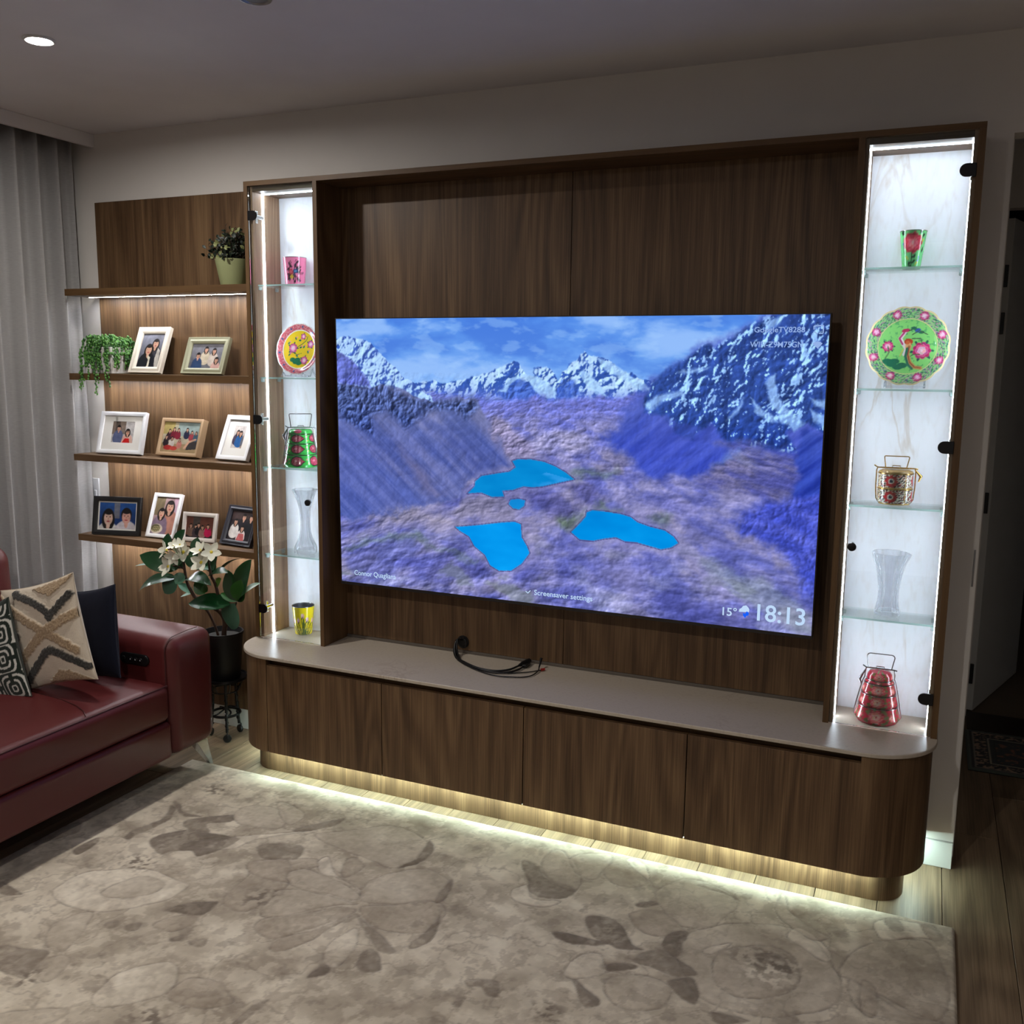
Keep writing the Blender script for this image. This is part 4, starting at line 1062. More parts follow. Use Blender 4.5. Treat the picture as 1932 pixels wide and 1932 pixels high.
s1 = build('seat_cushion', rounded_box(-0.80, FX, -1.55, -0.661, 0.293, 0.447, 0.034, crown=(0.004, 0, 0.012)), M['leather'], SF, smooth=60)
build('seat_cushion', rounded_box(-0.80, FX, -2.40, -1.554, 0.293, 0.447, 0.034, crown=(0.004, 0, 0.012)), M['leather'], SF, smooth=60)
build('piping', MB().tube([(FX-0.009, y, 0.4385) for y in np.linspace(-1.54, -0.672, 24)], 0.0028, 6), M['stitch'], s1, smooth=60)
sm = [(-0.60, -0.965, 0.457), (-0.45, -0.975, 0.4575), (-0.352, -0.985, 0.457), (-0.25, -0.993, 0.456), (-0.16, -1.012, 0.454), (-0.10, -1.036, 0.4515), (-0.066, -1.058, 0.4455)]
build('seam', MB().tube(sm, 0.0022, 6), M['stitch'], s1, smooth=60)
ar = build('armrest', rounded_box(-0.97, FX+0.004, -0.660, -0.408, 0.137, 0.617, 0.052, k=6, crown=(0.004, 0.004, 0.006)), M['leather'], SF, smooth=60)
# seam around the armrest's front face
h_ = 0.026; pts = []
for k in range(0, 13):
    a = PI/2*k/12; pts.append((FX-0.0060, -0.660+0.052-0.0525*math.cos(a)+0.0, 0.617-0.052+0.0525*math.sin(a)))
pts = [(FX-0.024, -0.6606, 0.18), (FX-0.024, -0.6625, 0.40)] + [(FX-0.026, -0.608-0.053*math.cos(PI/2*k/8), 0.565+0.0545*math.sin(PI/2*k/8)) for k in range(9)] + [(FX-0.030, -0.54, 0.6225), (FX-0.034, -0.47, 0.6205)]
build('seam', MB().tube(pts, 0.002, 6), M['stitch'], ar, smooth=60)
build('armrest', rounded_box(-0.97, FX+0.004, -2.655, -2.403, 0.137, 0.617, 0.052, k=5), M['leather'], SF, smooth=60)
for (y0, y1) in ((-1.545, -0.712), (-2.385, -1.552)):
    mb = rounded_box(-0.97, -0.765, y0, y1, 0.36, 0.945, 0.075, k=5, crown=(0.02, 0, 0.012))
    mb.v = [(x-(z-0.45)*0.06, y, z) for (x, y, z) in mb.v]
    build('backrest', mb, M['leather'], SF, smooth=60)
def leg(x, y, sx, sy):
    t = [(x-0.028, y-0.030), (x+0.028, y-0.030), (x+0.028, y+0.030), (x-0.028, y+0.030)]
    fx, fy = x+sx*0.012, y+sy*0.073
    b_ = [(fx-0.008, fy-0.008), (fx+0.008, fy-0.008), (fx+0.008, fy+0.008), (fx-0.008, fy+0.008)]
    mb = MB().add([(a, c, 0.139) for a, c in t] + [(a, c, 0.0005) for a, c in b_], [(0,1,2,3), (7,6,5,4), (0,4,5,1), (1,5,6,2), (2,6,7,3), (3,7,4,0)])
    build('leg', mb, M['chrome'], SF, bevel=0.002)
leg(-0.115, -0.462, 0.3, 1); leg(-0.90, -0.462, -0.3, 1); leg(-0.115, -2.60, 0.3, -1); leg(-0.90, -2.60, -0.3, -1)
# recliner control on the inner side of the armrest
n = 12; r = 0.0225; xa, xb, zc_ = -0.300+r, -0.152-r, 0.522
st = [(xb+r*math.sin(PI*k/n), zc_+r*math.cos(PI*k/n)) for k in range(n+1)] + [(xa-r*math.sin(PI*k/n), zc_-r*math.cos(PI*k/n)) for k in range(n+1)]
rim = build('control_panel', MB().prism(st, -0.670, -0.662, 'y'), M['gun'], SF, bevel=0.0015)
r2 = 0.0185; st2 = [(xb+r2*math.sin(PI*k/n), zc_+r2*math.cos(PI*k/n)) for k in range(n+1)] + [(xa-r2*math.sin(PI*k/n), zc_-r2*math.cos(PI*k/n)) for k in range(n+1)]
build('faceplate', MB().prism(st2, -0.6715, -0.6695, 'y'), M['black'], rim)
for bx in (-0.277, -0.240, -0.215, -0.190):
    mb = MB().lathe([(0.0095, 0), (0.0095, 0.0015), (0.008, 0.0028)], 16); mb.v = [(bx+q[0], -0.6715-q[2], zc_+q[1]) for q in mb.v]
    build('button', mb, M['gun'] if bx > -0.26 else M['black'], rim, smooth=40)
    if bx > -0.26: build('icon', MB().prism([(bx-0.003, zc_-0.002), (bx+0.003, zc_-0.002), (bx, zc_+0.004)], -0.6749, -0.6744, 'y'), M['white'], rim)

# ------------------------------------------------------------------ cushions
def quad_map(c):
    """corners TL, TR, BR, BL -> function giving u, v in 0..1 (v up)"""
    A = []; bb = []
    for (x, y), (u, v) in zip(c, ((0, 1), (1, 1), (1, 0), (0, 0))):
        A.append([x, y, 1, 0, 0, 0, -u*x, -u*y]); bb.append(u); A.append([0, 0, 0, x, y, 1, -v*x, -v*y]); bb.append(v)
    h = np.linalg.solve(np.array(A, float), np.array(bb, float))
    def f(pts): return [((h[0]*x+h[1]*y+h[2])/(h[6]*x+h[7]*y+1), (h[3]*x+h[4]*y+h[5])/(h[6]*x+h[7]*y+1)) for x, y in pts]
    return f
def cushion(name, label, c, yaw, lean, roll, size, thick, mat, paint, n=110, relief=None):
    t = thing(name, label, 'cushion', c)
    ex = Vector((math.cos(yaw), math.sin(yaw), 0)); nn = Vector((-math.sin(yaw), math.cos(yaw), 0)); up = Vector((0, 0, 1))*math.cos(lean)+nn*math.sin(lean)
    a = ex*math.cos(roll)+up*math.sin(roll); b_ = up*math.cos(roll)-ex*math.sin(roll); nb = b_.cross(a)   # nb points to the back
    t.rotation_euler = Matrix(((a.x, nb.x, b_.x), (a.y, nb.y, b_.y), (a.z, nb.z, b_.z))).to_euler()
    g = np.linspace(-1, 1, n); g = np.sign(g)*(1-(1-np.abs(g))**1.25)
    Ug, Vg = np.meshgrid(g, g); u = Ug.ravel(); v = Vg.ravel()
    xx = u*(1-0.075*(1-v**2)*np.abs(u)**1.5); zz = v*(1-0.075*(1-u**2)*np.abs(v)**1.5)
    th = thick*(np.clip(1-u**2, 0, 1)*np.clip(1-v**2, 0, 1))**0.42
    wr = 0.003*(fbm(u, v, 3.0, 4, 610)-0.5)*2*np.minimum(th/thick, 0.6)
    for sgn, part in ((-1, 'front_cover'), (1, 'back_cover')):
        p = Paint((u+1)/2, (v+1)/2, (0, 0, 0)); hh = paint(p, sgn < 0)
        yy = sgn*(th+wr+(hh if hh is not None else 0))
        grid_mesh(part, np.stack([xx*size/2, yy, zz*size/2], 1), n, n, mat, t, p.c, flip=(sgn > 0))
    pts = [(s, -1) for s in np.linspace(-1, 1, 16)] + [(1, s) for s in np.linspace(-1, 1, 16)[1:]] + [(s, 1) for s in np.linspace(1, -1, 16)[1:]] + [(-1, s) for s in np.linspace(1, -1, 16)[1:-1]]
    ring = [((q[0]*(1-0.075*(1-q[1]**2)*abs(q[0])**1.5))*size/2, 0, (q[1]*(1-0.075*(1-q[0]**2)*abs(q[1])**1.5))*size/2) for q in pts]
    pm = MB().tube(ring, 0.0025, 5, closed=True)
    col = paint.edge
    build('piping', pm, plain(name+'_piping', col, 0.9), t, local=True, smooth=60)
    return t
M['tuft'] = vcol('tufted_cotton', 0.95, 0.1, sheen=0.2, bump=0.8, bscale=500)
M['velvet'] = vcol('navy_velvet', 0.8, 0.2, sheen=0.03, bump=0.3, bscale=600)
qm = quad_map([(5, 475), (505, 318), (712, 1105), (215, 1180)])
def paint_cream(p, front):
    p.c[:] = np.array((214, 200, 180))/255 + ((fbm(p.X, p.Y, 8, 4, 620)-0.5)*0.06)[:, None]
    h = np.zeros(p.X.size)
    if not front: return h
    jag = 0.024*(fbm(p.X, p.Y, 26, 4, 630)-0.5)*2
    pX, pY = p.X, p.Y; p.X = pX+jag; p.Y = pY+0.024*(fbm(pX, pY, 26, 4, 640)-0.5)*2
    tx = fbm(pX, pY, 60, 3, 650)
    def band(pts, w, col):
        d = p.dist(qm(pts), False); k = np.clip((w-d)/0.012+0.5, 0, 1)
        p.put(k, np.clip(np.array(col)/255+((tx-0.5)*0.35)[:, None], 0, 1)); h[:] = np.maximum(h, k*(0.003+0.005*tx))
    be, dk = (172, 148, 118), (62, 60, 56)
    band([(-40,500),(120,600),(300,700),(380,745),(480,800),(600,880)], 0.046, be)
    band([(600,600),(500,660),(390,745),(300,860),(150,1060)], 0.046, be)
    band([(130,475),(260,520),(380,590),(410,640),(450,580),(520,470)], 0.040, dk)
    band([(230,1170),(320,1040),(410,890),(450,880),(560,940),(670,1005)], 0.040, dk)
    band([(20,690),(90,710),(190,790),(110,900),(70,920)], 0.052, dk); band([(-20,830),(60,830)], 0.03, dk)
    tri = p.pip(qm([(240,425),(380,370),(505,322),(510,345),(390,478)])); k = tri*1.0
    p.put(k, np.clip(np.array(be)/255+((tx-0.5)*0.35)[:, None], 0, 1)); h[:] = np.maximum(h, k*(0.003+0.005*tx))
    tri = p.pip(qm([(420,1130),(490,1030),(560,1035),(705,1108)])); k = tri*1.0
    p.put(k, np.clip(np.array(be)/255+((tx-0.5)*0.35)[:, None], 0, 1)); h[:] = np.maximum(h, k*(0.003+0.005*tx))
    p.X, p.Y = pX, pY
    return h
paint_cream.edge = (200, 186, 164)
def paint_navy(p, front):
    p.c[:] = np.array((9, 13, 30))/255 + ((fbm(p.X, p.Y, 40, 3, 660)-0.5)*0.03)[:, None]; return None
paint_navy.edge = (14, 18, 38)
def paint_green(p, front):
    p.c[:] = np.array((34, 42, 36))/255
    if not front: return None
    N_ = 4.0; u = p.X*N_; v = p.Y*N_*0.9; iu = np.floor(u).astype(int); iv = np.floor(v).astype(int)
    fu = u-iu-0.5; fv = v-iv-0.5
    flip = ((iu+iv) & 1) == 1
    a = np.where(flip, fu, fv); b_ = np.where(flip, fv, fu)
    d = (np.abs(a)**4+np.abs(b_+0.12)**4)**0.25
    k = (np.abs(((d*5.0) % 1.0)-0.5) < 0.19) & (d > 0.08)
    open_ = (np.abs(a) < 0.09) & (b_ > 0.15)
    k = k & ~open_
    p.put(k*1.0, (206, 204, 196)); return None
paint_green.edge = (60, 64, 58)
cushion('cushion', 'cream cushion with shaggy beige and charcoal diamond tufts', (-0.362, -0.942, 0.677), -0.01, 0.03, 0.277, 0.396, 0.042, M['tuft'], paint_cream, 150)
cushion('cushion', 'plain navy velvet cushion leaning on the red armrest', (-0.355, -0.752, 0.632), -0.20, 0.13, 0.22, 0.352, 0.040, M['velvet'], paint_navy, 60)
BR = at(60, 1313, 'z', 0.462)
yaw, lean, roll, sz = 0.0, 0.10, 0.36, 0.375
ex = np.array([math.cos(yaw), math.sin(yaw), 0]); nn = np.array([-math.sin(yaw), math.cos(yaw), 0]); up = np.array([0, 0, math.cos(lean)])+nn*math.sin(lean)
a = ex*math.cos(roll)+up*math.sin(roll); b_ = up*math.cos(roll)-ex*math.sin(roll)
cushion('cushion', 'dark green cushion with white maze pattern at the left photo edge', tuple(BR-a*sz/2+b_*sz/2), yaw, lean, roll, sz, 0.042, M['tuft'], paint_green, 140)

# ------------------------------------------------------------------ framed photographs
M['photo'] = vcol('photo_print', 0.35, 0.3)
M['mat'] = plain('mat_board', (214, 212, 206), 0.8)
def person(p, x, y, s, shirt, hair=(24, 18, 18), skin=(206, 158, 132), asp=1.0, long=True):
    """x, y: face centre; s: face half height; asp corrects the picture's width"""
    k = asp
    p.ell(x, y-2.6*s, 2.0*s*k, 2.1*s, shirt, soft=.08)
    p.ell(x, y-3.6*s, 2.2*s*k, 2.0*s, shirt, soft=.08)
    if long: p.ell(x, y-0.25*s, 1.02*s*k, 1.45*s, hair, soft=.12)
    else: p.ell(x, y+0.25*s, 0.86*s*k, 1.0*s, hair, soft=.12)
    p.ell(x, y-1.0*s, 0.30*s*k, 0.6*s, skin, soft=.2)
    p.ell(x, y-0.08*s, 0.70*s*k, 0.92*s, skin, soft=.12)
    p.ell(x, y+0.72*s, 0.66*s*k, 0.34*s, hair, soft=.3)
    for d in (-0.28, 0.28): p.ell(x+d*s*k, y+0.10*s, 0.10*s*k, 0.07*s, (40, 26, 24), soft=.4)
    p.ell(x, y-0.15*s, 0.07*s*k, 0.16*s, (186, 136, 112), soft=.6)
    p.ell(x, y-0.48*s, 0.26*s*k, 0.10*s, (176, 70, 74), soft=.4)
def photo_frame(label, x, y, z, yaw, w, h, lean, border, depth, colour, photo_rect, painter, bg, rough=0.5, mat=False, molding=0.0):
    t_ = depth
    root = thing('photo_frame', label, 'photo frame', (x, y, z+t_*math.sin(lean)+0.0008), (-lean, 0, yaw), 'framed photographs on the walnut shelves')
    fm = plain('frame_paint', colour, rough, var=0.03)
    b = border; mb = MB(); x0, x1 = -w/2, w/2
    prof = [(0, t_), (0, 0.0), (b*0.35, -0.001 if molding == 0 else 0.004*molding), (b*0.6, 0.0 if molding == 0 else 0.0), (b, 0.003+0.004*molding), (b, t_)]
    rings = [[(x0+d, yy, d), (x1-d, yy, d), (x1-d, yy, h-d), (x0+d, yy, h-d)] for d, yy in prof]
    vs = [q for r_ in rings for q in r_]; fs = []
    nR = len(rings)
    for i in range(nR):
        j = (i+1) % nR
        for k in range(4):
            l = (k+1) % 4; fs.append((i*4+k, j*4+k, j*4+l, i*4+l))
    mb.add(vs, fs)
    build('frame', mb, fm, root, local=True, bevel=0.0008, bseg=1)
    yb = 0.006+0.004*molding if not mat else 0.009
    build('backing', MB().box(x0+b*0.6, x1-b*0.6, yb+0.0012, yb+0.004, b*0.6, h-b*0.6), M['black'], root, local=True)
    u0, u1, v0, v1 = photo_rect
    px0, px1, pz0, pz1 = x0+b+u0*(w-2*b), x0+b+u1*(w-2*b), b+v0*(h-2*b), b+v1*(h-2*b)
    if mat:
        m2 = MB()
        A = [(x0+b, yb, b), (x1-b, yb, b), (x1-b, yb, h-b), (x0+b, yb, h-b)]; B_ = [(px0, yb, pz0), (px1, yb, pz0), (px1, yb, pz1), (px0, yb, pz1)]; C_ = [(q[0], yb+0.0010, q[2]) for q in B_]
        m2.add(A+B_+C_, [(i, (i+1) % 4, 4+(i+1) % 4, 4+i) for i in range(4)]+[(4+i, 4+(i+1) % 4, 8+(i+1) % 4, 8+i) for i in range(4)])
        build('mat_board', m2, M['mat'], root, local=True)
        e = 0.004
    else: e = -0.002
    n = 72
    GX, GZ = np.meshgrid(np.linspace(0, 1, n), np.linspace(0, 1, n))
    p = Paint(GX, GZ, bg); painter(p, (pz1-pz0)/(px1-px0))
    p.c = np.clip(p.c*0.84*(1+0.18*(fbm(p.X, p.Y, 6, 4, 900)-0.5)[:, None]*2)+0.02, 0, 1)
    yp = yb+0.0009
    grid_mesh('photo', np.stack([px0-(-e)*0-0.001+(px1-px0+0.002)*GX.ravel(), np.full(n*n, yp), pz0-0.001+(pz1-pz0+0.002)*GZ.ravel()], 1), n, n, M['photo'], root, p.c, smooth=False)
    dd = 0.035 if lean > 0.25 else 0.05
    ym = t_+dd; zm = (ym-t_)*math.tan(lean)+0.0015
    m3 = MB().add([(-0.018, t_, h*0.62), (0.018, t_, h*0.62), (0.024, ym, zm), (-0.024, ym, zm), (-0.018, t_+0.003, h*0.62), (0.018, t_+0.003, h*0.62), (0.024, ym+0.003, zm+0.0015), (-0.024, ym+0.003, zm+0.0015)],
                  [(0,1,2,3), (7,6,5,4), (0,4,5,1), (1,5,6,2), (2,6,7,3), (3,7,4,0)])
    build('easel_leg', m3, M['black'], root, local=True)
def ph_two(p, a):
    p.c[:] = mixc((96, 98, 112), (130, 132, 146), p.Y)
    person(p, 0.66, 0.70, 0.13, (60, 58, 66), asp=a); p.poly([(0.72, 0.0), (0.96, 0.0), (0.92, 0.5), (0.80, 0.58), (0.76, 0.3)], (196, 190, 180))
    person(p, 0.40, 0.52, 0.15, (22, 22, 32), asp=a); p.poly([(0.46, 0.0), (0.56, 0.0), (0.54, 0.30), (0.42, 0.36), (0.42, 0.28), (0.48, 0.22)], (222, 216, 196))
def ph_four(p, a):
    p.c[:] = mixc((104, 104, 112), (140, 140, 150), p.Y)
    person(p, 0.46, 0.76, 0.11, (216, 202, 176), asp=a); person(p, 0.72, 0.70, 0.11, (212, 198, 186), asp=a)
    person(p, 0.24, 0.50, 0.12, (46, 70, 110), asp=a, long=False); person(p, 0.84, 0.34, 0.11, (214, 170, 160), asp=a)
def ph_couple(p, a):
    p.c[:] = np.array((196, 192, 190))/255; p.poly([(0, 0.4), (0.6, 0.4), (0.6, 1), (0, 1)], (132, 116, 104)); p.poly([(0.15, 0.5), (0.35, 0.5), (0.35, 1), (0.15, 1)], (90, 78, 70))
    person(p, 0.30, 0.66, 0.13, (88, 98, 134), asp=a, long=False); person(p, 0.72, 0.50, 0.14, (222, 176, 160), asp=a); p.poly([(0.5, 0.0), (0.86, 0.0), (0.80, 0.22), (0.62, 0.22)], (206, 26, 26))
    p.line([(0.62, 0.52), (0.82, 0.52)], 0.014, (30, 26, 26))
def ph_group(p, a):
    p.c[:] = np.array((186, 176, 150))/255; p.poly([(0.4, 0.55), (1, 0.5), (1, 1), (0.4, 1)], (150, 168, 164)); p.poly([(0, 0.6), (0.3, 0.6), (0.3, 1), (0, 1)], (178, 160, 96)); p.poly([(0, 0), (1, 0), (1, 0.28), (0, 0.3)], (166, 142, 104))
    p.poly([(0.7, 0.1), (1, 0.15), (1, 0.45), (0.75, 0.4)], (58, 54, 54))
    for (x, y, s, c) in ((0.18, 0.70, .055, (60, 30, 40)), (0.30, 0.76, .055, (120, 24, 44)), (0.42, 0.74, .055, (130, 30, 50)), (0.66, 0.76, .055, (34, 38, 66)), (0.80, 0.68, .05, (160, 60, 70)), (0.92, 0.66, .05, (60, 90, 110)), (0.12, 0.5, .055, (40, 30, 36)), (0.28, 0.46, .055, (210, 200, 190)), (0.50, 0.42, .05, (196, 120, 110))):
        person(p, x, y, s, c, asp=a)
    p.line([(0.92, 0.45), (0.75, 0.36), (0.66, 0.16)], 0.03, (214, 166, 138)); p.ell(0.2, 0.16, 0.12, 0.08, (170, 44, 40)); p.ell(0.36, 0.14, 0.10, 0.07, (196, 70, 60))
def ph_ladies(p, a):
    p.c[:] = np.array((212, 204, 200))/255; person(p, 0.36, 0.70, 0.10, (70, 60, 84), asp=a); person(p, 0.62, 0.66, 0.11, (28, 92, 160), asp=a); p.ell(0.9, 0.3, 0.14, 0.3, (150, 110, 84), a=.6)
def ph_kids(p, a):
    p.c[:] = mixc((20, 40, 92), (36, 90, 168), p.Y); p.poly([(0.40, 0.4), (0.56, 0.4), (0.56, 1), (0.40, 1)], (170, 150, 130), .6)
    person(p, 0.25, 0.42, 0.29, (226, 222, 220), asp=a*0.9, long=True, skin=(226, 190, 172)); person(p, 0.74, 0.48, 0.27, (214, 206, 214), asp=a*0.95, long=False, skin=(218, 164, 148))
def ph_hug(p, a):
    p.c[:] = np.array((170, 140, 140))/255; p.poly([(0, .5), (.4, .5), (.4, 1), (0, 1)], (120, 104, 76)); p.poly([(0.8, .3), (1, .3), (1, 1), (0.8, 1)], (206, 166, 180))
    person(p, 0.66, 0.74, 0.15, (178, 122, 104), asp=a); person(p, 0.34, 0.56, 0.12, (132, 110, 130), asp=a); p.ell(0.26, 0.14, 0.26, 0.13, (226, 210, 186)); p.ell(0.22, 0.16, 0.20, 0.10, (96, 92, 60))
    for i in range(14): p.ell(0.10+0.024*i, 0.14+0.05*((i*7) % 3-1), 0.02, 0.018, (206, 190, 140))
def ph_brick(p, a):
    p.c[:] = np.array((112, 66, 52))/255
    for i in range(12): p.line([(0, 0.42+0.05*i), (1, 0.42+0.05*i)], 0.006, (78, 46, 38))
    p.poly([(0.25, 0.4), (0.5, 0.4), (0.5, 1), (0.25, 1)], (74, 66, 62)); p.poly([(0, 0), (1, 0), (1, 0.12), (0, 0.12)], (40, 30, 30))
    for x, y, c in ((0.18, 0.56, (120, 92, 78)), (0.36, 0.52, (70, 58, 64)), (0.46, 0.60, (30, 26, 30)), (0.60, 0.50, (150, 112, 104)), (0.80, 0.56, (186, 24, 74))): person(p, x, y, 0.09, c, asp=a)
def ph_party(p, a):
    p.c[:] = np.array((40, 34, 38))/255; p.poly([(0, 0.7), (1, 0.8), (1, 1), (0, 1)], (70, 52, 50))
    for x, y, s, c in ((0.55, 0.80, .11, (30, 26, 32)), (0.86, 0.80, .11, (26, 26, 30)), (0.24, 0.62, .10, (226, 220, 214)), (0.58, 0.42, .09, (224, 210, 208))): person(p, x, y, s, c, asp=a)
    p.poly([(0.42, 0.0), (0.76, 0.0), (0.70, 0.24), (0.48, 0.24)], (196, 96, 96))
ZS = (1.625, 1.259, 0.887)
photo_frame('ivory portrait photo frame standing next to the trailing plant', -0.640, -0.132, ZS[0], -0.011, 0.186, 0.218, 0.385, 0.030, 0.020, (214, 206, 192), (0, 1, 0, 1), ph_two, (110, 110, 122), molding=1)
photo_frame('sage green landscape photo frame of four people near the cabinet', -0.309, -0.141, ZS[0], -0.013, 0.228, 0.168, 0.375, 0.028, 0.020, (150, 150, 124), (0, 1, 0, 1), ph_four, (110, 110, 122), molding=1)
photo_frame('wide white photo frame with a mat and a couple, woman in red', -0.797, -0.150, ZS[1], 0.105, 0.246, 0.195, 0.289, 0.018, 0.022, (218, 219, 222), (0.23, 0.80, 0.22, 0.84), ph_couple, (180, 176, 176), mat=True)
photo_frame('beige wooden box photo frame of a large family group', -0.469, -0.138, ZS[1], -0.029, 0.240, 0.171, 0.319, 0.016, 0.034, (168, 140, 108), (0, 1, 0, 1), ph_group, (180, 172, 150))
photo_frame('white matted portrait frame half hidden by the display cabinet', -0.165, -0.140, ZS[1], -0.10, 0.180, 0.204, 0.42, 0.020, 0.022, (222, 222, 224), (0.28, 0.74, 0.22, 0.84), ph_ladies, (210, 204, 200), mat=True)
photo_frame('black landscape photo frame with two baby portraits', -0.818, -0.168, ZS[2], 0.238, 0.240, 0.177, 0.19, 0.022, 0.016, (16, 15, 16), (0.035, 0.965, 0.05, 0.95), ph_kids, (30, 60, 110), mat=True)
photo_frame('narrow white portrait frame of two people hugging over food', -0.587, -0.138, ZS[2], 0.034, 0.160, 0.207, 0.38, 0.017, 0.016, (214, 213, 212), (0, 1, 0, 1), ph_hug, (170, 140, 140))
photo_frame('smallest white photo frame, group before a brick wall', -0.372, -0.128, ZS[2], 0.114, 0.176, 0.130, 0.215, 0.018, 0.014, (206, 198, 190), (0, 1, 0, 1), ph_brick, (112, 66, 52))
photo_frame('dark ridged portrait photo frame touching the display cabinet', -0.163, -0.136, ZS[2], -0.13, 0.186, 0.178, 0.40, 0.024, 0.018, (28, 28, 38), (0, 1, 0, 1), ph_party, (40, 34, 38), molding=1)

# ------------------------------------------------------------------ things in the display cabinets
M['enamel'] = vcol('painted_enamel', 0.22, 0.5, coat=0.4)
M['porcelain'] = vcol('painted_porcelain', 0.18, 0.5, coat=0.5)
M['wire'] = plain('steel_wire', (150, 150, 154), 0.25, metal=1.0)
M['brass'] = plain('brass_rim', (196, 160, 92), 0.25, metal=1.0)
M['inner'] = plain('cup_inside_steel', (140, 142, 146), 0.35, metal=1.0)
def lathe_painted(name, prof, phi, paint, mat, parent, nu=84, per=10):
    pr = []
    for (a, b) in zip(prof[:-1], prof[1:]):
        for k in range(per): pr.append((a[0]+(b[0]-a[0])*k/per, a[1]+(b[1]-a[1])*k/per))
    pr.append(prof[-1]); pr = np.array(pr)
    w = phi+np.linspace(-PI, PI, nu)
    Wg, Ri = np.meshgrid(w, np.arange(len(pr))); r = pr[Ri.ravel().astype(int), 0]; z = pr[Ri.ravel().astype(int), 1]; ww = Wg.ravel()
    p = Paint((ww-phi)*pr[:, 0].max()*0.92, z, (255, 255, 255)); paint(p)
    return grid_mesh(name, np.stack([r*np.cos(ww), r*np.sin(ww), z], 1), nu, len(pr), mat, parent, p.c)
def peony(p, cx, cy, r, outer, mid, inner, heart, k=1.0, seed=0):
    rr = random.Random(seed)
    for ring, (n, d, s, c) in enumerate(((9, 0.66, 0.44, outer), (7, 0.40, 0.40, mid), (5, 0.2, 0.32, inner))):
        for i in range(n):
            a = 2*PI*i/n+ring*0.5
            x, y = cx+d*r*math.cos(a), cy+d*r*math.sin(a)*k
            p.ell(x, y, s*r*1.12, s*r*0.9*k, tuple(min(255, v*1.0+40) for v in c), rot=a, soft=.15)
            p.ell(x, y, s*r, s*r*0.78*k, tuple(v*(0.88+0.2*rr.random()) for v in c), rot=a, soft=.25)
    p.ell(cx, cy, 0.14*r, 0.14*r, heart)
def leafp(p, x, y, l, w, a, col): p.ell(x+l*math.cos(a), y+l*math.sin(a), l, w, col, rot=a, soft=.2)
PL, PR = -0.94, -1.545      # direction each cabinet's things face, towards the middle of the room
def cup(label, x, z, rt, rb, h, phi, paint):
    t = thing('cup', label, 'cup', (x-(0.02 if x < 1 else 0.002), -0.072, z+0.0006))
    lathe_painted('body', [(0.0005, 0), (rb*0.97, 0), (rb, 0.002), (rb+(rt-rb)*.5, h*.5), (rt, h-0.001)], phi, paint, M['enamel'], t)
    build('inside', MB().lathe([(0.0005, 0.004), (rb-0.002, 0.004), (rt-0.0018, h-0.001)], 48, cap0=False, cap1=False), M['inner'], t, local=True, smooth=40)
    build('rim', MB().lathe([(rt+0.0008, h-0.0015), (rt+0.0012, h+0.0005), (rt-0.001, h+0.0012), (rt-0.002, h-0.001)], 48, cap0=False, cap1=False), M['wire'], t, local=True, smooth=50)
    return t
def pt_pink(p):
    p.c[:] = np.array((240, 128, 172))/255; x, y = -0.008, 0.052
    for a, l in ((1.9, .030), (1.2, .034), (0.7, .024), (-0.1, .030), (0.15, .022), (-0.9, .030), (-1.4, .028), (2.6, .02), (3.6, .018), (-2.2, .024)):
        p.line([(x, y), (x+l*1.3*math.cos(a), y+l*1.3*math.sin(a))], 0.0012, (34, 26, 40))
        for k in (.5, .7, .9, 1.1):
            leafp(p, x+l*k*1.2*math.cos(a), y+l*k*1.2*math.sin(a), .005, .002, a+.7, (40, 28, 52)); leafp(p, x+l*k*1.2*math.cos(a), y+l*k*1.2*math.sin(a), .005, .002, a-.7, (60, 20, 40))
    p.ell(x-.009, y+.002, .010, .012, (176, 52, 70)); p.ell(x-.009, y+.002, .006, .007, (214, 92, 110)); p.ell(x+.010, y+.004, .010, .010, (30, 60, 110)); p.ell(x+.011, y+.005, .005, .005, (96, 150, 190))
    p.ell(x-.006, y-.018, .008, .007, (214, 176, 60)); p.ell(x+.004, y-.012, .006, .006, (60, 40, 70))
def pt_tulip(p):
    p.c[:] = np.array((240, 220, 18))/255
    for x0, x1, h in ((-.03, -.034, .05), (-.016, -.026, .058), (-.006, -.008, .085), (0.0, .002, .09), (.006, .016, .075), (.014, .028, .06), (.024, .036, .05), (-.04, -.05, .04), (.04, .05, .045)):
        p.line([(x0*.6, .0), (x0, h*.5), (x1, h)], .0017, (38, 70, 30)); p.line([(x0*.6+.003, .0), (x0+.004, h*.45), (x1+.006, h*.8)], .001, (90, 120, 40))
    for x, y in ((.016, .068), (-.024, .064), (-.004, .086), (.045, .06), (-.05, .058)):
        p.ell(x, y, .0068, .011, (236, 176, 190)); p.ell(x-.002, y+.004, .003, .006, (250, 214, 220)); p.ell(x, y-.009, .003, .004, (70, 96, 50))
def pt_green(p):
    p.c[:] = np.array((112, 206, 132))/255
    p.line([(0, 0), (-.002, .03), (0, .06)], .0016, (16, 50, 38))
    for x, y, a in ((0, .018, .5), (0, .016, 2.7), (-.001, .032, .6), (.0, .008, 2.9), (-.03, .10, 2.), (.03, .095, 1.), (.034, .05, 1.2), (-.034, .105, 1.1), (.026, .105, 2.)): leafp(p, x, y, .008, .0036, a, (14, 60, 44))
    for x, y, a in ((-.012, .03, 2.6), (.012, .014, .4), (.03, .08, 1.)): leafp(p, x, y, .006, .003, a, (214, 206, 70))
    for x, y in ((-.033, .075), (-.032, .066), (.022, .022), (.026, .028), (.024, .036)): p.ell(x, y, .003, .003, (70, 120, 200))
    peony(p, 0.0, .078, .028, (190, 34, 60), (214, 62, 84), (236, 124, 132), (250, 190, 190), seed=3)
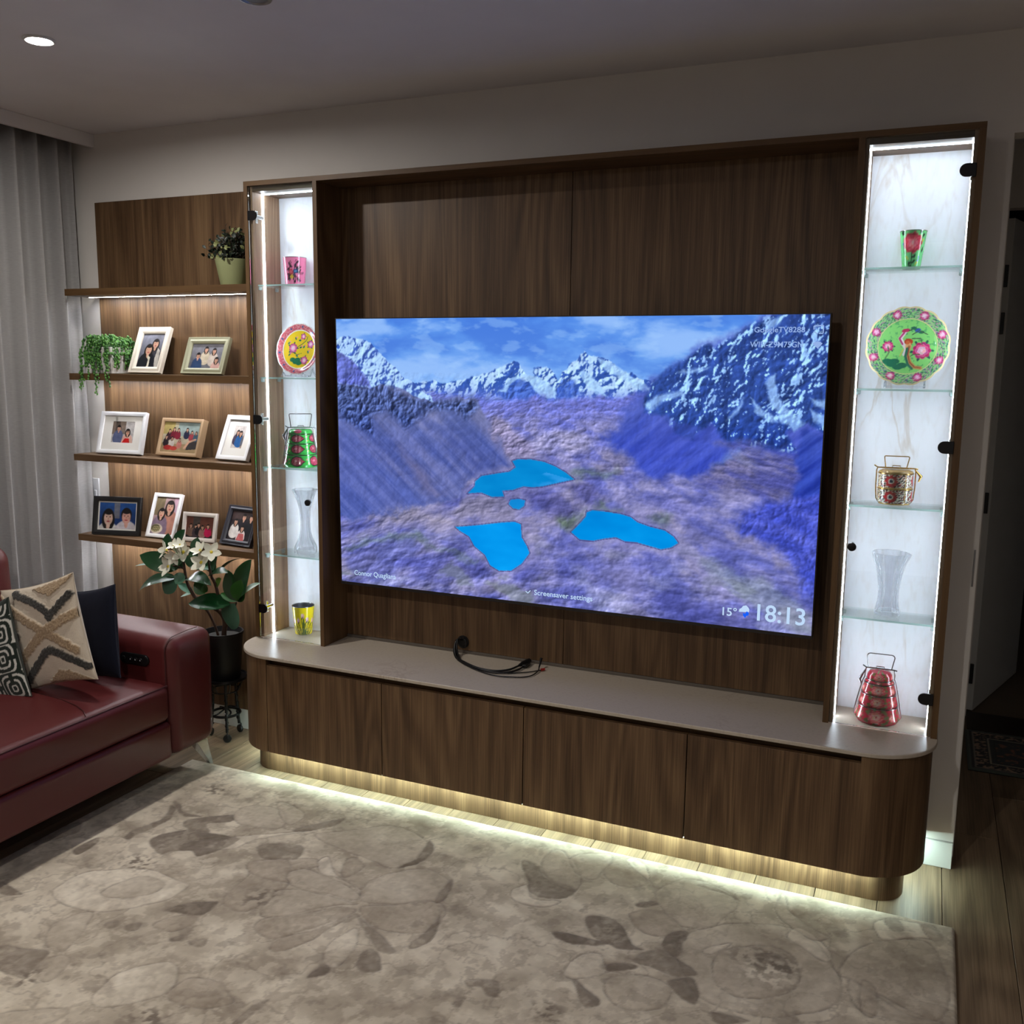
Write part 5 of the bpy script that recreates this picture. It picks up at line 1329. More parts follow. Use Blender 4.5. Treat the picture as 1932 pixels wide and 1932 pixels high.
cup('pink enamel cup painted with a flower spray', 0.164, 1.995, 0.047, 0.0385, 0.113, PL, pt_pink)
cup('yellow enamel cup painted with tulips', 0.169, ZC, 0.047, 0.036, 0.124, PL, pt_tulip)
cup('green enamel cup painted with one red peony', 2.492, 1.995, 0.0395, 0.0265, 0.116, PR, pt_green)

def plate(label, x, zshelf, rad, paint, scallop, tilt=0.20, yaw=0.0):
    YP = -0.066; x = x-(0.018 if x < 1 else 0.001)
    zc = zshelf+0.0085+rad*math.cos(tilt)
    t = thing('plate', label, 'plate', (x, YP, zc), (-tilt, 0, yaw))
    nr, na = 60, 160
    rr = np.linspace(0.002, 1, nr); aa = np.linspace(0, 2*PI, na)
    Ag, Rg = np.meshgrid(aa, rr); a = Ag.ravel(); q = Rg.ravel()
    edge = 1+scallop*np.abs(np.sin(a*8))*sstep(.8, 1, q) - scallop*sstep(.8, 1, q)
    X, Z = rad*q*edge*np.cos(a), rad*q*edge*np.sin(a)
    dep = -0.012*sstep(0.62, 0.98, q)-0.002*q        # rim comes forward
    p = Paint(X/rad, Z/rad, (255, 255, 255)); paint(p, q, a)
    grid_mesh('face', np.stack([X, dep, Z], 1), na, nr, M['porcelain'], t, p.c, flip=True)
    p.c[:] = np.array((232, 230, 226))/255
    grid_mesh('underside', np.stack([X, dep+0.004, Z], 1), na, nr, M['porcelain'], t, p.c)
    s = thing('plate_stand', 'clear acrylic stand holding the ' + label.split(',')[0], 'stand', (x, YP, zshelf))
    for sx in (-1, 1):
        xx = x+sx*rad*0.46
        zz = zshelf
        d_ = YP+0.092
        pts = [(xx, -0.150+d_, zz+0.0045), (xx, -0.141+d_, zz+0.020), (xx, -0.128+d_, zz+0.0125), (xx, -0.122+d_, zz+0.0055), (xx, -0.090+d_, zz+0.0055), (xx, -0.070+d_, zz+0.040)]
        build('easel_side', MB().tube(pts, 0.0032, 8), M['acrylic'], s, smooth=50)
        build('easel_foot', MB().tube([(xx, -0.074+d_, zz+0.034), (xx, -0.052+d_, zz+0.0042)], 0.0032, 8), M['acrylic'], s, smooth=50)
    build('crossbar', MB().tube([(x-rad*0.46, -0.090+d_, zshelf+0.0055), (x+rad*0.46, -0.090+d_, zshelf+0.0055)], 0.0032, 8), M['acrylic'], s, smooth=50)
def pt_plate_y(p, q, a):
    p.c[:] = np.array((206, 92, 106))/255
    p.put((fbm(p.X, p.Y, 16, 3, 700) > .56)*(q > .74)*.7, (236, 178, 180)); p.put(((np.sin(a*10) > .9) & (q > .82) & (q < .9))*1.0, (70, 96, 150))
    p.put((q > .955)*1.0, (242, 238, 232)); p.put(((q > .955) & (np.sin(a*60) > 0))*.6, (196, 190, 196)); p.put(sstep(.735, .725, q), (244, 206, 30)); p.put(((q > .725) & (q < .75))*1.0, (240, 236, 222))
    for x, y, s in ((-.30, .05, .17), (.25, -.42, .14), (.50, .20, .13), (.15, .50, .10)):
        for i in range(5): leafp(p, x+s*.8*math.cos(i*1.3), y+s*.8*math.sin(i*1.3), s*.35, s*.2, i*1.3, (30, 110, 84))
        peony(p, x, y, s, (186, 62, 126), (222, 116, 166), (246, 196, 214), (250, 232, 236), seed=int(s*100))
    for x, y in ((-.45, -.2), (-.1, -.25), (.0, .35), (-.2, .42), (.4, -.1), (.05, .08), (-.5, .25), (.2, .1)):
        p.ell(x, y, .06, .035, (36, 120, 92), rot=x*5); p.ell(x+.05, y+.05, .035, .03, (226, 120, 170))
    for x, y in ((-.15, -.48), (-.28, -.40), (.0, -.52), (-.05, -.40)): p.ell(x, y, .13, .09, (16, 116, 84))
    p.line([(-.1, .1), (.1, .2), (.3, .35), (.35, .5)], .014, (60, 110, 70)); p.line([(-.3, -.1), (-.1, -.2), (.1, -.15)], .012, (70, 120, 60))
def pt_plate_g(p, q, a):
    p.c[:] = np.array((146, 206, 132))/255
    n = fbm(p.X, p.Y, 22, 3, 710); m = fbm(p.X, p.Y, 26, 3, 720)
    rim = (q > .70) & (q < .96)
    p.put(rim*(n > .56)*.85, (24, 104, 84)); p.put(rim*(m > .62)*.85, (206, 120, 176)); p.put(rim*(n < .36)*.7, (60, 80, 150))
    for i in range(8): peony(p, .83*math.cos(i*PI/4+.35), .83*math.sin(i*PI/4+.35), .10, (176, 36, 104), (216, 96, 150), (246, 190, 214), (250, 220, 230), seed=i)
    p.put((q > .965)*1.0, (226, 206, 160)); p.put(sstep(.70, .69, q), (136, 214, 118)); p.put(((q > .690) & (q < .712))*1.0, (226, 206, 150))
    inn = q < .68
    p.put(inn*(fbm(p.X, p.Y, 9, 3, 730) > .63)*.5, (52, 140, 96))
    for x, y, s in ((.34, -.10, .19), (-.46, .0, .12)):
        for i in range(6): leafp(p, x+s*.9*math.cos(i*1.1), y+s*.9*math.sin(i*1.1), s*.3, s*.16, i*1.1, (20, 92, 80))
        peony(p, x, y, s, (190, 34, 104), (222, 90, 146), (244, 176, 206), (252, 220, 230), seed=5)
    for x, y in ((-.35, -.45), (-.2, -.52), (-.45, -.38), (-.1, -.48), (-.28, -.38)): p.ell(x, y, .12, .07, (18, 110, 84))
    for x, y in ((.2, .42), (.12, .46), (.30, .36)): p.ell(x, y, .07, .04, (30, 110, 84)); 
    p.ell(.22, .40, .07, .05, (56, 86, 176), rot=.6)
    for pts in ([(-.5, -.3), (-.42, -.15), (-.46, .0)], [(.1, .2), (.3, .2), (.34, .05)], [(.0, -.3), (.15, -.2), (.3, -.2)], [(.1, .3), (.25, .4), (.45, .3)]): p.line(pts, .012, (70, 96, 70))
    # long-tailed bird
    p.line([(-.08, .36), (-.18, .20), (-.10, .06), (-.02, -.06), (-.06, -.2)], .045, (236, 214, 224)); p.line([(-.10, .34), (-.20, .20), (-.12, .06)], .022, (190, 60, 120))
    p.ell(-.06, .40, .10, .045, (196, 44, 96), rot=.2); p.line([(.02, .40), (.08, .42)], .012, (60, 60, 60))
    p.ell(.02, .12, .10, .08, (206, 66, 40)); p.ell(.02, .0, .07, .12, (226, 176, 120)); p.ell(.0, .10, .05, .05, (226, 110, 60))
    p.line([(.04, .0), (.02, -.2), (.08, -.4), (.2, -.52), (.34, -.54)], .04, (206, 140, 84)); p.line([(.0, -.05), (-.03, -.25), (.04, -.46), (.14, -.56)], .03, (40, 116, 96)); p.line([(.04, .0), (.02, -.2), (.08, -.4), (.2, -.52), (.34, -.54)], .012, (150, 60, 50))
    p.line([(-.1, -.08), (-.16, -.24)], .012, (226, 190, 90))
plate('yellow plate with pink border, standing upright', 0.172, 1.623, 0.108, pt_plate_y, 0.02, 0.16, 0.0)
plate('green scalloped plate painted with a long-tailed bird', 2.497, 1.623, 0.1265, pt_plate_g, 0.035, 0.14)

def tiffin(label, x, y, z, prof_tiers, lid, phi, paint, metal, handle_w, handle_h, clasp_side, hr):
    """prof_tiers: (r0, r1, height) from the bottom; lid: (r, height)"""
    t = thing('tiffin_carrier', label, 'lunch box', (x, y, z+0.0008)); zz = 0.0
    for i, (r0, r1, h) in enumerate(prof_tiers):
        pr = [(0.0005, zz), (r0*0.90, zz), (r0, zz+h*0.22), (r1+(r0-r1)*.35, zz+h*.65), (r1, zz+h-0.002)]
        if i > 0: pr = [(r0*0.97, zz), (r0, zz+h*.15), (r1+(r0-r1)*.4, zz+h*.6), (r1, zz+h-0.002)]
        tr = lathe_painted('tier', pr, phi, lambda p, i=i, a=zz, b=zz+h, r=r0: paint(p, i, a, b, r), M['enamel'], t, nu=96, per=8)
        build('rim', MB().lathe([(r1, zz+h-0.004), (r1+0.0022, zz+h-0.003), (r1+0.0022, zz+h-0.0008), (r1-0.001, zz+h-0.0003)], 48, cap0=False, cap1=False), metal, tr, local=True, smooth=50)
        zz += h
    r, h = lid; r1 = prof_tiers[-1][1]
    prl = [(r1*0.99, zz), (r1*0.985, zz+h*.25), (r1*.94, zz+h*.55), (r1*.80, zz+h*.85), (r, zz+h*.97), (0.0005, zz+h)]
    lathe_painted('lid', prl, phi, lambda p: paint(p, len(prof_tiers), zz, zz+h, r1), M['enamel'], t, nu=96, per=6)
    zt_ = zz+h; rb = prof_tiers[0][0]; wv = phi+PI/2
    ax = Vector((math.cos(wv), math.sin(wv), 0))
    prs = [(prof_tiers[0][0]*0.92, 0.004), (rb+0.003, prof_tiers[0][2]*.3)]; zc = 0
    for (a, b, hh) in prof_tiers: zc += hh; prs.append((b+0.006, zc))
    prs += [(r1+0.006, zz+h*.5), (r1+0.003, zt_+0.004)]
    fr = None
    for s in (-1, 1):
        o = build('side_strap', MB().tube([ax*(s*a)+Vector((0, 0, b)) for a, b in prs], 0.0021, 6), metal, t, local=True, smooth=50)
    br = build('cross_bar', MB().tube([ax*(-(r1+0.014))+Vector((0,0,zt_+0.011)), ax*(-(r1+0.003))+Vector((0,0,zt_+0.004)), ax*0+Vector((0,0,zt_+0.0045)), ax*(r1+0.003)+Vector((0,0,zt_+0.004)), ax*(r1+0.012)+Vector((0,0,zt_+0.002))], 0.0024, 6), metal, t, local=True, smooth=50)
    k = 0.012
    build('catch', MB().tube([ax*-k+Vector((0,0,zt_+.005)), ax*-k+Vector((0,0,zt_+.011)), ax*k+Vector((0,0,zt_+.011)), ax*k+Vector((0,0,zt_+.005))], 0.0016, 6), metal, br, local=True, smooth=50)
    a, b = handle_w/2, handle_h; c = hr
    pts = [(-a*.86, 0), (-a, b-c)] + [(-a+c-c*math.cos(PI/2*i/5), b-c+c*math.sin(PI/2*i/5)) for i in range(1, 6)] + [(a-c+c*math.sin(PI/2*i/5), b-c+c*math.cos(PI/2*i/5)) for i in range(6)] + [(a*.82, 0)]
    build('handle', MB().tube([ax*q[0]+Vector((0, 0, zt_+0.004+q[1])) for q in pts], 0.0017, 6), metal, t, local=True, smooth=50)
    s = clasp_side; cz = zz-0.006
    build('clasp', MB().tube([ax*(s*(r1+0.004))+Vector((0,0,zt_)), ax*(s*(r1+0.022))+Vector((0,0,cz-.004)), ax*(s*(r1+0.016))+Vector((0,0,cz-.022))], [0.0018, 0.0055, 0.0024], 8), metal, t, local=True, smooth=50)
    return t
def pt_tif_green(p, i, z0, z1, r):
    p.c[:] = np.array((62, 190, 82))/255; zc = (z0+z1)/2; h = z1-z0
    if i >= 3:
        p.ell(-.012, z0+h*.5, .016, .008, (196, 70, 104)); return
    for k in range(-4, 5):
        cx = -.018+k*.078
        p.ell(cx, zc, .026, h*.40, (30, 24, 26)); p.poly([(cx+.018, zc+.011), (cx+.036, zc), (cx+.018, zc-.011)], (30, 24, 26))
        p.ell(cx, zc, .0225, h*.33, (196, 66, 100)); p.poly([(cx+.016, zc+.008), (cx+.031, zc), (cx+.016, zc-.008)], (196, 66, 100))
        p.put((np.hypot((p.X-cx)/.02, (p.Y-zc)/(h*.3)) < 1)*(fbm(p.X, p.Y, 260, 2, 740) > .54)*.8, (120, 40, 56)); p.ell(cx-.004, zc+.002, .006, .005, (226, 130, 150))
        p.ell(cx+.042, zc+.008, .004, .0035, (232, 140, 150)); p.ell(cx+.046, zc-.008, .003, .003, (214, 190, 80))
def pt_tif_black(p, i, z0, z1, r):
    p.c[:] = np.array((226, 222, 206))/255; zc = (z0+z1)/2; h = z1-z0
    n = fbm(p.X, p.Y, 260, 2, 750); p.put((n > .50)*1.0, (26, 30, 44)); p.put((fbm(p.X, p.Y, 300, 2, 760) > .62)*1.0, (170, 30, 36))
    if i >= 2: p.c[:] = np.array((176, 142, 84))/255; return
    for k in range(-3, 4):
        cx = -.012+k*.084
        for a in range(8): p.ell(cx+.012*math.cos(a*PI/4), zc+.012*math.sin(a*PI/4), .0075, .006, (186, 30, 38), rot=a*PI/4)
        p.ell(cx, zc, .0115, .0115, (190, 40, 44)); p.ell(cx, zc, .0088, .0088, (228, 224, 214)); p.ell(cx, zc, .0055, .0055, (26, 34, 60))
        p.line([(cx+.042, z0), (cx+.042, z1)], .0012, (200, 176, 120))
    p.put((p.Y < z0+h*.09)*1.0, (196, 160, 92))
def pt_tif_red(p, i, z0, z1, r):
    p.c[:] = np.array((176, 34, 58))/255; h = z1-z0; zc = z0+h*(.50 if i < 4 else .35)
    s = min(h*.50, .0185) * (1.2 if i == 0 else 1.0)
    for k in range(-3, 4):
        for off, sc in ((-.002, 1.0), (.050, .50)):
            cx = off+k*.112; cy = zc+(0 if sc == 1 else -.002)
            for j in range(7): leafp(p, cx+s*sc*1.0*math.cos(j*.9), cy+s*sc*.75*math.sin(j*.9), s*sc*.42, s*sc*.24, j*.9, (104, 106, 62))
            if sc == 1:
                for q in (-1, 1):
                    leafp(p, cx+q*s*1.5, cy+s*.35, s*.4, s*.24, .6*q+1.5, (110, 104, 60)); leafp(p, cx+q*s*1.6, cy-s*.35, s*.4, s*.24, -.6*q-1.5, (96, 92, 52))
            peony(p, cx, cy, s*sc, (214, 84, 96), (236, 128, 128), (248, 176, 164), (206, 60, 80), k=.85, seed=i)
tiffin('green three-tier tiffin carrier with pink paisley', 0.170, -0.092, 1.252, [(0.073, 0.064, 0.054), (0.064, 0.056, 0.046), (0.056, 0.049, 0.040)], (0.018, 0.020), PL, pt_tif_green, M['wire'], 0.092, 0.056, -1, 0.004)
tiffin('two-tier tiffin carrier with black, white and red medallions', 2.490, -0.082, 1.252, [(0.053, 0.053, 0.052), (0.053, 0.053, 0.050)], (0.040, 0.010), PR, pt_tif_black, M['brass'], 0.075, 0.038, 1, 0.004)
tr_ = tiffin('tall red four-tier tiffin carrier painted with peonies', 2.486, -0.100, ZC, [(0.0715, 0.062, 0.056), (0.062, 0.054, 0.040), (0.054, 0.046, 0.036), (0.046, 0.0405, 0.012)], (0.016, 0.028), PR, pt_tif_red, M['wire'], 0.085, 0.050, -1, 0.010)
mb = MB().sphere((0, 0, 0), 0.007, 10, 6, (1.2, .5, .8)); dv_ = Vector((math.cos(PR), math.sin(PR), 0)); mb.v = [(dv_.x*0.0665+q[0], dv_.y*0.0665+q[1], 0.009+q[2]) for q in mb.v]
build('base_catch', mb, M['wire'], tr_, local=True, smooth=60)

def vase(label, x, z, prof, flutes, amp):
    t = thing('crystal_vase', label, 'vase', (x, -0.09, z+0.0008))
    def dens(pr, n=6):
        P = np.array(pr); u = np.linspace(0, len(P)-1, (len(P)-1)*n+1); 
        out = []
        for k in u:
            i = min(int(k), len(P)-2); f = k-i; p0, p1, p2, p3 = P[max(i-1, 0)], P[i], P[i+1], P[min(i+2, len(P)-1)]
            out.append(tuple(0.5*((2*p1)+(-p0+p2)*f+(2*p0-5*p1+4*p2-p3)*f*f+(-p0+3*p1-3*p2+p3)*f**3)))
        return out
    op = dens(prof); ip = [(max(r-0.005, 0.004), zz) for r, zz in op if zz > 0.016]
    full = [(0.0005, 0.0)]+op+[(op[-1][0]-0.0025, op[-1][1]+0.001)]+ip[::-1]+[(0.0005, 0.017)]
    H = op[-1][1]
    fn = lambda w, zz: 1+amp*math.cos(w*flutes)+0.35*amp*math.cos(w*flutes*2+zz*420)*math.sin(zz*260) + (0.03*math.cos(w*flutes/2) if zz > H*0.93 else 0)
    build('body', MB().lathe(full, 96, fn=fn, cap0=False, cap1=False), M['crystal'], t, local=True, smooth=28)
vase('slender waisted cut crystal vase beside the photo shelves', 0.182, 0.883, [(0.044, 0.0), (0.047, 0.012), (0.043, 0.032), (0.026, 0.075), (0.020, 0.13), (0.024, 0.19), (0.036, 0.235), (0.053, 0.272)], 8, 0.05)
vase('flared cut crystal vase in the cabinet near the doorway', 2.493, 0.883, [(0.037, 0.0), (0.039, 0.010), (0.033, 0.035), (0.031, 0.07), (0.034, 0.11), (0.042, 0.155), (0.059, 0.207)], 10, 0.045)

# ------------------------------------------------------------------ plants
def leaf_mesh(B, T, w, normal, droop=0.15, fold=0.18, n=9, thick=0.0008):
    B, T = Vector(B), Vector(T); ax = T-B; L_ = ax.length; ax.normalize()
    nrm = Vector(normal); nrm = (nrm-ax*nrm.dot(ax))
    if nrm.length < 1e-4: nrm = ax.orthogonal()
    nrm.normalize(); side = ax.cross(nrm)
    vs = []; fs = []
    for i in range(n+1):
        f = i/n; ww = w*0.5*(math.sin(PI*min(1, f**0.85*1.0))**0.75)*(1.0 if f < .98 else .2)+0.0006
        c = B+ax*(L_*f)+nrm*(droop*L_*4*f*(1-f)*0.5)
        for k in (-1, -0.5, 0, 0.5, 1):
            vs.append(c+side*(ww*k)+nrm*(fold*ww*abs(k)))
    for i in range(n):
        for k in range(4): fs.append((i*5+k, i*5+k+1, i*5+k+6, i*5+k+5))
    m = len(vs); vs2 = [v-nrm*thick for v in vs]
    fs2 = [f[::-1] for f in fs]
    return MB().add(vs+vs2, fs+[tuple(a+m for a in f) for f in fs2])
def leafmat(name, c, mid, rough=0.3):
    m = plain(name, c, rough, var=0.10, vscale=30); return m
M['leaf_d'] = leafmat('glossy_dark_leaf', (20, 62, 30), None, 0.28)
M['leaf_m'] = leafmat('leaf_green', (44, 98, 40), None, 0.35)
M['leaf_l'] = leafmat('young_leaf_green', (98, 142, 50), None, 0.4)
M['leaf_b'] = leafmat('leaf_underside', (72, 116, 92), None, 0.5)
M['bark'] = plain('brown_bark', (66, 48, 38), 0.9, bump=0.6, bscale=60, var=0.25, vscale=40)
M['petal'] = plain('white_petal', (232, 232, 214), 0.6, var=0.02)
M['throat'] = plain('yellow_throat', (226, 206, 70), 0.6)
M['pot_black'] = plain('matt_black_pot', (9, 9, 10), 0.5)
M['soil'] = plain('dark_soil', (40, 38, 36), 0.95, bump=0.8, bscale=120, var=0.3, vscale=60)
PX, PY = -0.250, -0.125
# wheeled stand
sd_ = thing('plant_stand', 'black wrought iron plant stand on small casters beside the armrest', 'plant stand', (PX, PY, 0))
build('tray', MB().lathe([(0.0005, 0.276), (0.098, 0.276), (0.102, 0.279), (0.102, 0.290), (0.099, 0.290), (0.098, 0.282), (0.0005, 0.282)], 40, (PX, PY, 0), cap0=False, cap1=False), M['gun'], sd_, smooth=40)
M['iron'] = plain('black_iron', (14, 14, 15), 0.4, metal=0.3)
for k in range(3):
    a = -0.80+k*2*PI/3; c, s = math.cos(a), math.sin(a)
    pts = [(PX+c*0.070, PY+s*0.070, 0.275), (PX+c*0.058, PY+s*0.058, 0.22), (PX+c*0.060, PY+s*0.060, 0.15), (PX+c*0.070, PY+s*0.070, 0.045)]
    lg = build('leg', MB().tube(pts, 0.0065, 8), M['iron'], sd_, smooth=50)
    tw = [(PX+c*(0.059+0.008*f)+0.0062*math.cos(f*34), PY+s*(0.059+0.008*f)+0.0062*math.sin(f*34), 0.21-0.16*f) for f in np.linspace(0, 1, 70)]
    build('twist', MB().tube(tw, 0.0028, 5), M['gun'], lg, smooth=60)
    mb = MB().lathe([(0.005, -0.006), (0.016, -0.006), (0.0185, -0.003), (0.0185, 0.003), (0.016, 0.006), (0.005, 0.006)], 20)
    mb.v = [(PX+c*0.073+q[0]*(-s)+q[2]*c, PY+s*0.073+q[0]*c+q[2]*s, 0.0192+q[1]) for q in mb.v]
    cs = build('caster', mb, M['pot_black'], lg, smooth=40)
    build('caster_fork', MB().tube([(PX+c*0.070, PY+s*0.070, 0.052), (PX+c*0.0795, PY+s*0.0795, 0.040), (PX+c*0.0815, PY+s*0.0815, 0.0192)], 0.0028, 6), M['gun'], lg, smooth=50)
ringp = [(PX+0.064*math.cos(2*PI*i/40), PY+0.064*math.sin(2*PI*i/40), 0.115) for i in range(40)]
build('ring', MB().tube(ringp, 0.006, 6, closed=True), M['iron'], sd_, smooth=50)
for k in range(3):
    a = -0.80+k*2*PI/3+PI/3; c, s = math.cos(a), math.sin(a)
    build('scroll', MB().tube([(PX+c*0.064*math.cos(t)-s*.02*math.sin(2*t), PY+s*0.064*math.cos(t)+c*.02*math.sin(2*t), 0.115+0.02*math.sin(t)) for t in np.linspace(0, PI, 16)], 0.004, 6), M['iron'], sd_, smooth=50)
for k in range(8):
    a = 2*PI*k/8+.2
    build('gallery_bar', MB().tube([(PX+0.085*math.cos(a), PY+0.085*math.sin(a), 0.277), (PX+0.078*math.cos(a), PY+0.078*math.sin(a), 0.245), (PX+0.062*math.cos(a), PY+0.062*math.sin(a), 0.225)], 0.003, 5), M['iron'], sd_, smooth=50)
build('lower_ring', MB().tube([(PX+0.062*math.cos(2*PI*i/32), PY+0.062*math.sin(2*PI*i/32), 0.224) for i in range(32)], 0.0035, 6, closed=True), M['iron'], sd_, smooth=50)
# frangipani in a black pot
fp = thing('frangipani_plant', 'potted plant with white star flowers and broad leaves on the iron stand', 'potted plant', (PX, PY, 0.283))
build('pot', MB().lathe([(0.0005, 0.2836), (0.068, 0.2836), (0.072, 0.290), (0.086, 0.47), (0.088, 0.486), (0.090, 0.487), (0.090, 0.497), (0.084, 0.497), (0.082, 0.47), (0.0005, 0.47)], 44, (PX, PY, 0), cap0=False, cap1=False), M['pot_black'], fp, smooth=40)
build('soil', MB().lathe([(0.0005, 0.474), (0.04, 0.476), (0.0815, 0.4725)], 30, (PX, PY, 0), cap0=False, cap1=False), M['soil'], fp, smooth=60)
def fpos(cx, cy, dy=0.0):
    """crop position -> place on the plant, which leans towards the room as it rises"""
    Yp = np.interp(cy, [600, 1100, 1500, 1780], [-0.275, -0.235, -0.16, PY])+dy
    return tuple(at(250+cx*.12940, 990+cy*.12940, 'y', float(Yp)))
def stem(name, pts, r0, r1, dy=0):
    P_ = [Vector(fpos(a, b, dy)) for a, b in pts]; Q = []
    for i in range(len(P_)-1):
        for k in range(5):
            f = k/5; p0, p1, p2, p3 = P_[max(i-1, 0)], P_[i], P_[i+1], P_[min(i+2, len(P_)-1)]
            Q.append(0.5*((2*p1)+(-p0+p2)*f+(2*p0-5*p1+4*p2-p3)*f*f+(-p0+3*p1-3*p2+p3)*f**3))
    Q.append(P_[-1]); n = len(Q)
    return build(name, MB().tube(Q, [r0+(r1-r0)*i/(n-1) for i in range(n)], 8), M['bark'], fp, smooth=60)
stem('stem', [(1350,1800),(1335,1600),(1345,1400),(1260,1260),(1120,1180),(1000,1110),(900,1040),(800,850),(760,650),(735,430)], 0.0120, 0.0050)
stem('stem', [(1290,1800),(1230,1550),(1130,1320),(1040,1190)], 0.006, 0.005, 0.015)
stem('stem', [(1260,1260),(1240,1000),(1200,850),(1140,720),(1100,480)], 0.0085, 0.0045, 0.01)
stem('stem', [(1335,1560),(1440,1320),(1520,1120)], 0.006, 0.004, 0.01)
stem('stem', [(760,650),(640,600),(560,600)], 0.004, 0.003)
# base, tip, width (crop units), material, depth at base, depth at tip, facing, bend
LV = [((660,650),(105,440),210,'leaf_d',0,-.03,(.2,-1,.6),.10), ((650,780),(90,975),170,'leaf_d',0,-.05,(.3,-.5,1),.28), ((640,770),(465,1000),190,'leaf_b',0,-.03,(.4,-1,.5),.1), ((750,710),(630,865),130,'leaf_b',0,-.04,(.2,-1,.4),.1),
      ((880,1000),(660,850),90,'leaf_b',.01,.03,(.2,-.6,1),.05), ((870,1000),(700,1050),60,'leaf_b',.01,.02,(0,-.5,1),.05), ((770,470),(1110,650),170,'leaf_d',.01,.03,(-.2,-.8,.8),.15), ((1150,650),(770,540),150,'leaf_b',.02,.04,(-.2,-.5,1),.1),
      ((790,800),(1150,885),170,'leaf_d',0,-.06,(0,-.5,1),.30), ((1130,740),(1390,700),130,'leaf_d',.0,-.03,(0,-.5,1),.22), ((1160,660),(1250,385),150,'leaf_d',-.01,-.02,(-.5,-1,.2),.06), ((1180,700),(1110,480),120,'leaf_d',.03,.04,(.2,-1,.3),.06),
      ((1240,720),(1620,490),60,'leaf_d',.03,.04,(.2,.1,1),.22), ((1525,1115),(1735,505),260,'leaf_d',0,-.02,(-.2,-1,.25),.08), ((1510,1115),(1390,660),180,'leaf_d',0,.01,(.4,-1,.2),.05), ((1522,1115),(1590,805),180,'leaf_m',-.01,-.04,(.3,-1,.2),.05),
      ((1535,1120),(1865,850),110,'leaf_m',-.005,-.05,(-.4,-.8,.9),.12), ((1510,1120),(1285,1000),110,'leaf_m',0,.0,(.1,-.6,1),.1), ((1490,1150),(1440,1520),260,'leaf_b',-.005,-.03,(.1,-1,.3),.10), ((1425,1165),(815,1150),215,'leaf_d',-.02,-.05,(.05,-.75,.9),.12),
      ((1050,1010),(905,835),130,'leaf_m',.02,.03,(.2,-1,.3),.05), ((1215,890),(1295,785),90,'leaf_l',.01,.0,(-.3,-1,.3),.05), ((520,330),(520,125),120,'leaf_d',.02,.03,(0,-1,.2),.05), ((610,300),(765,70),130,'leaf_d',.02,.03,(-.2,-1,.2),.05), ((920,400),(950,185),130,'leaf_d',.02,.03,(.1,-1,.2),.05),
      ((1040,1000),(1060,860),70,'leaf_m',.02,.03,(.6,-.7,.2),.05), ((560,600),(40,600),60,'leaf_b',.04,.05,(0,-.4,1),.1), ((900,480),(870,300),110,'leaf_d',.03,.04,(0,-1,.2),.05), ((640,470),(760,620),160,'leaf_d',.02,.01,(.1,-1,.2),.05)]
K = 0.12940/440
for (b_, t_, w, mt, d0, d1, nr, dr) in LV:
    mb = leaf_mesh(fpos(*b_, d0), fpos(*t_, d1), w*K*1.4, nr, dr)
    build('leaf', mb, M[mt], fp, smooth=70)
def flower(cx, cy, r, face, dy=-0.02, seed=0):
    c = Vector(fpos(cx, cy, dy)); R_ = r*K*1.3; n = Vector(face).normalized(); a = n.orthogonal().normalized(); b_ = n.cross(a); rr = random.Random(seed); off = rr.random()*6
    mb = MB().sphere(tuple(c-n*0.002), R_*0.17, 8, 6)
    f = build('flower', mb, M['throat'], fp, smooth=60)
    for k in range(5):
        w = off+2*PI*k/5; d = a*math.cos(w)+b_*math.sin(w)
        T = c+d*R_*1.0+n*R_*(0.30+0.25*rr.random())
        build('petal', leaf_mesh(c+d*R_*0.10, T, R_*0.66, n*-0.4+d*0.0+n*1.2, -0.12, 0.22, 6, 0.0006), M['petal'], f, smooth=70)
    build('stalk', MB().tube([c-n*0.003, c-n*0.02+Vector((0, 0, -0.02)), Vector(fpos(740 if cx < 850 else 1100, 520))], 0.0016, 5), M['leaf_m'], f)
for i, (cx, cy, r, fc) in enumerate(((740,400,130,(.1,-1,.4)), (520,610,120,(-.2,-1,.3)), (480,370,110,(-.6,-.8,.4)), (600,470,100,(.2,-1,-.2)), (1000,550,125,(.1,-1,.5)), (985,370,105,(-.2,-.8,.8)), (1150,400,115,(.6,-.8,.5)), (600,300,80,(-.2,-.8,.8)), (690,290,75,(.2,-.8,.9)))):
    flower(cx, cy, r, fc, -0.02-0.004*i, i)

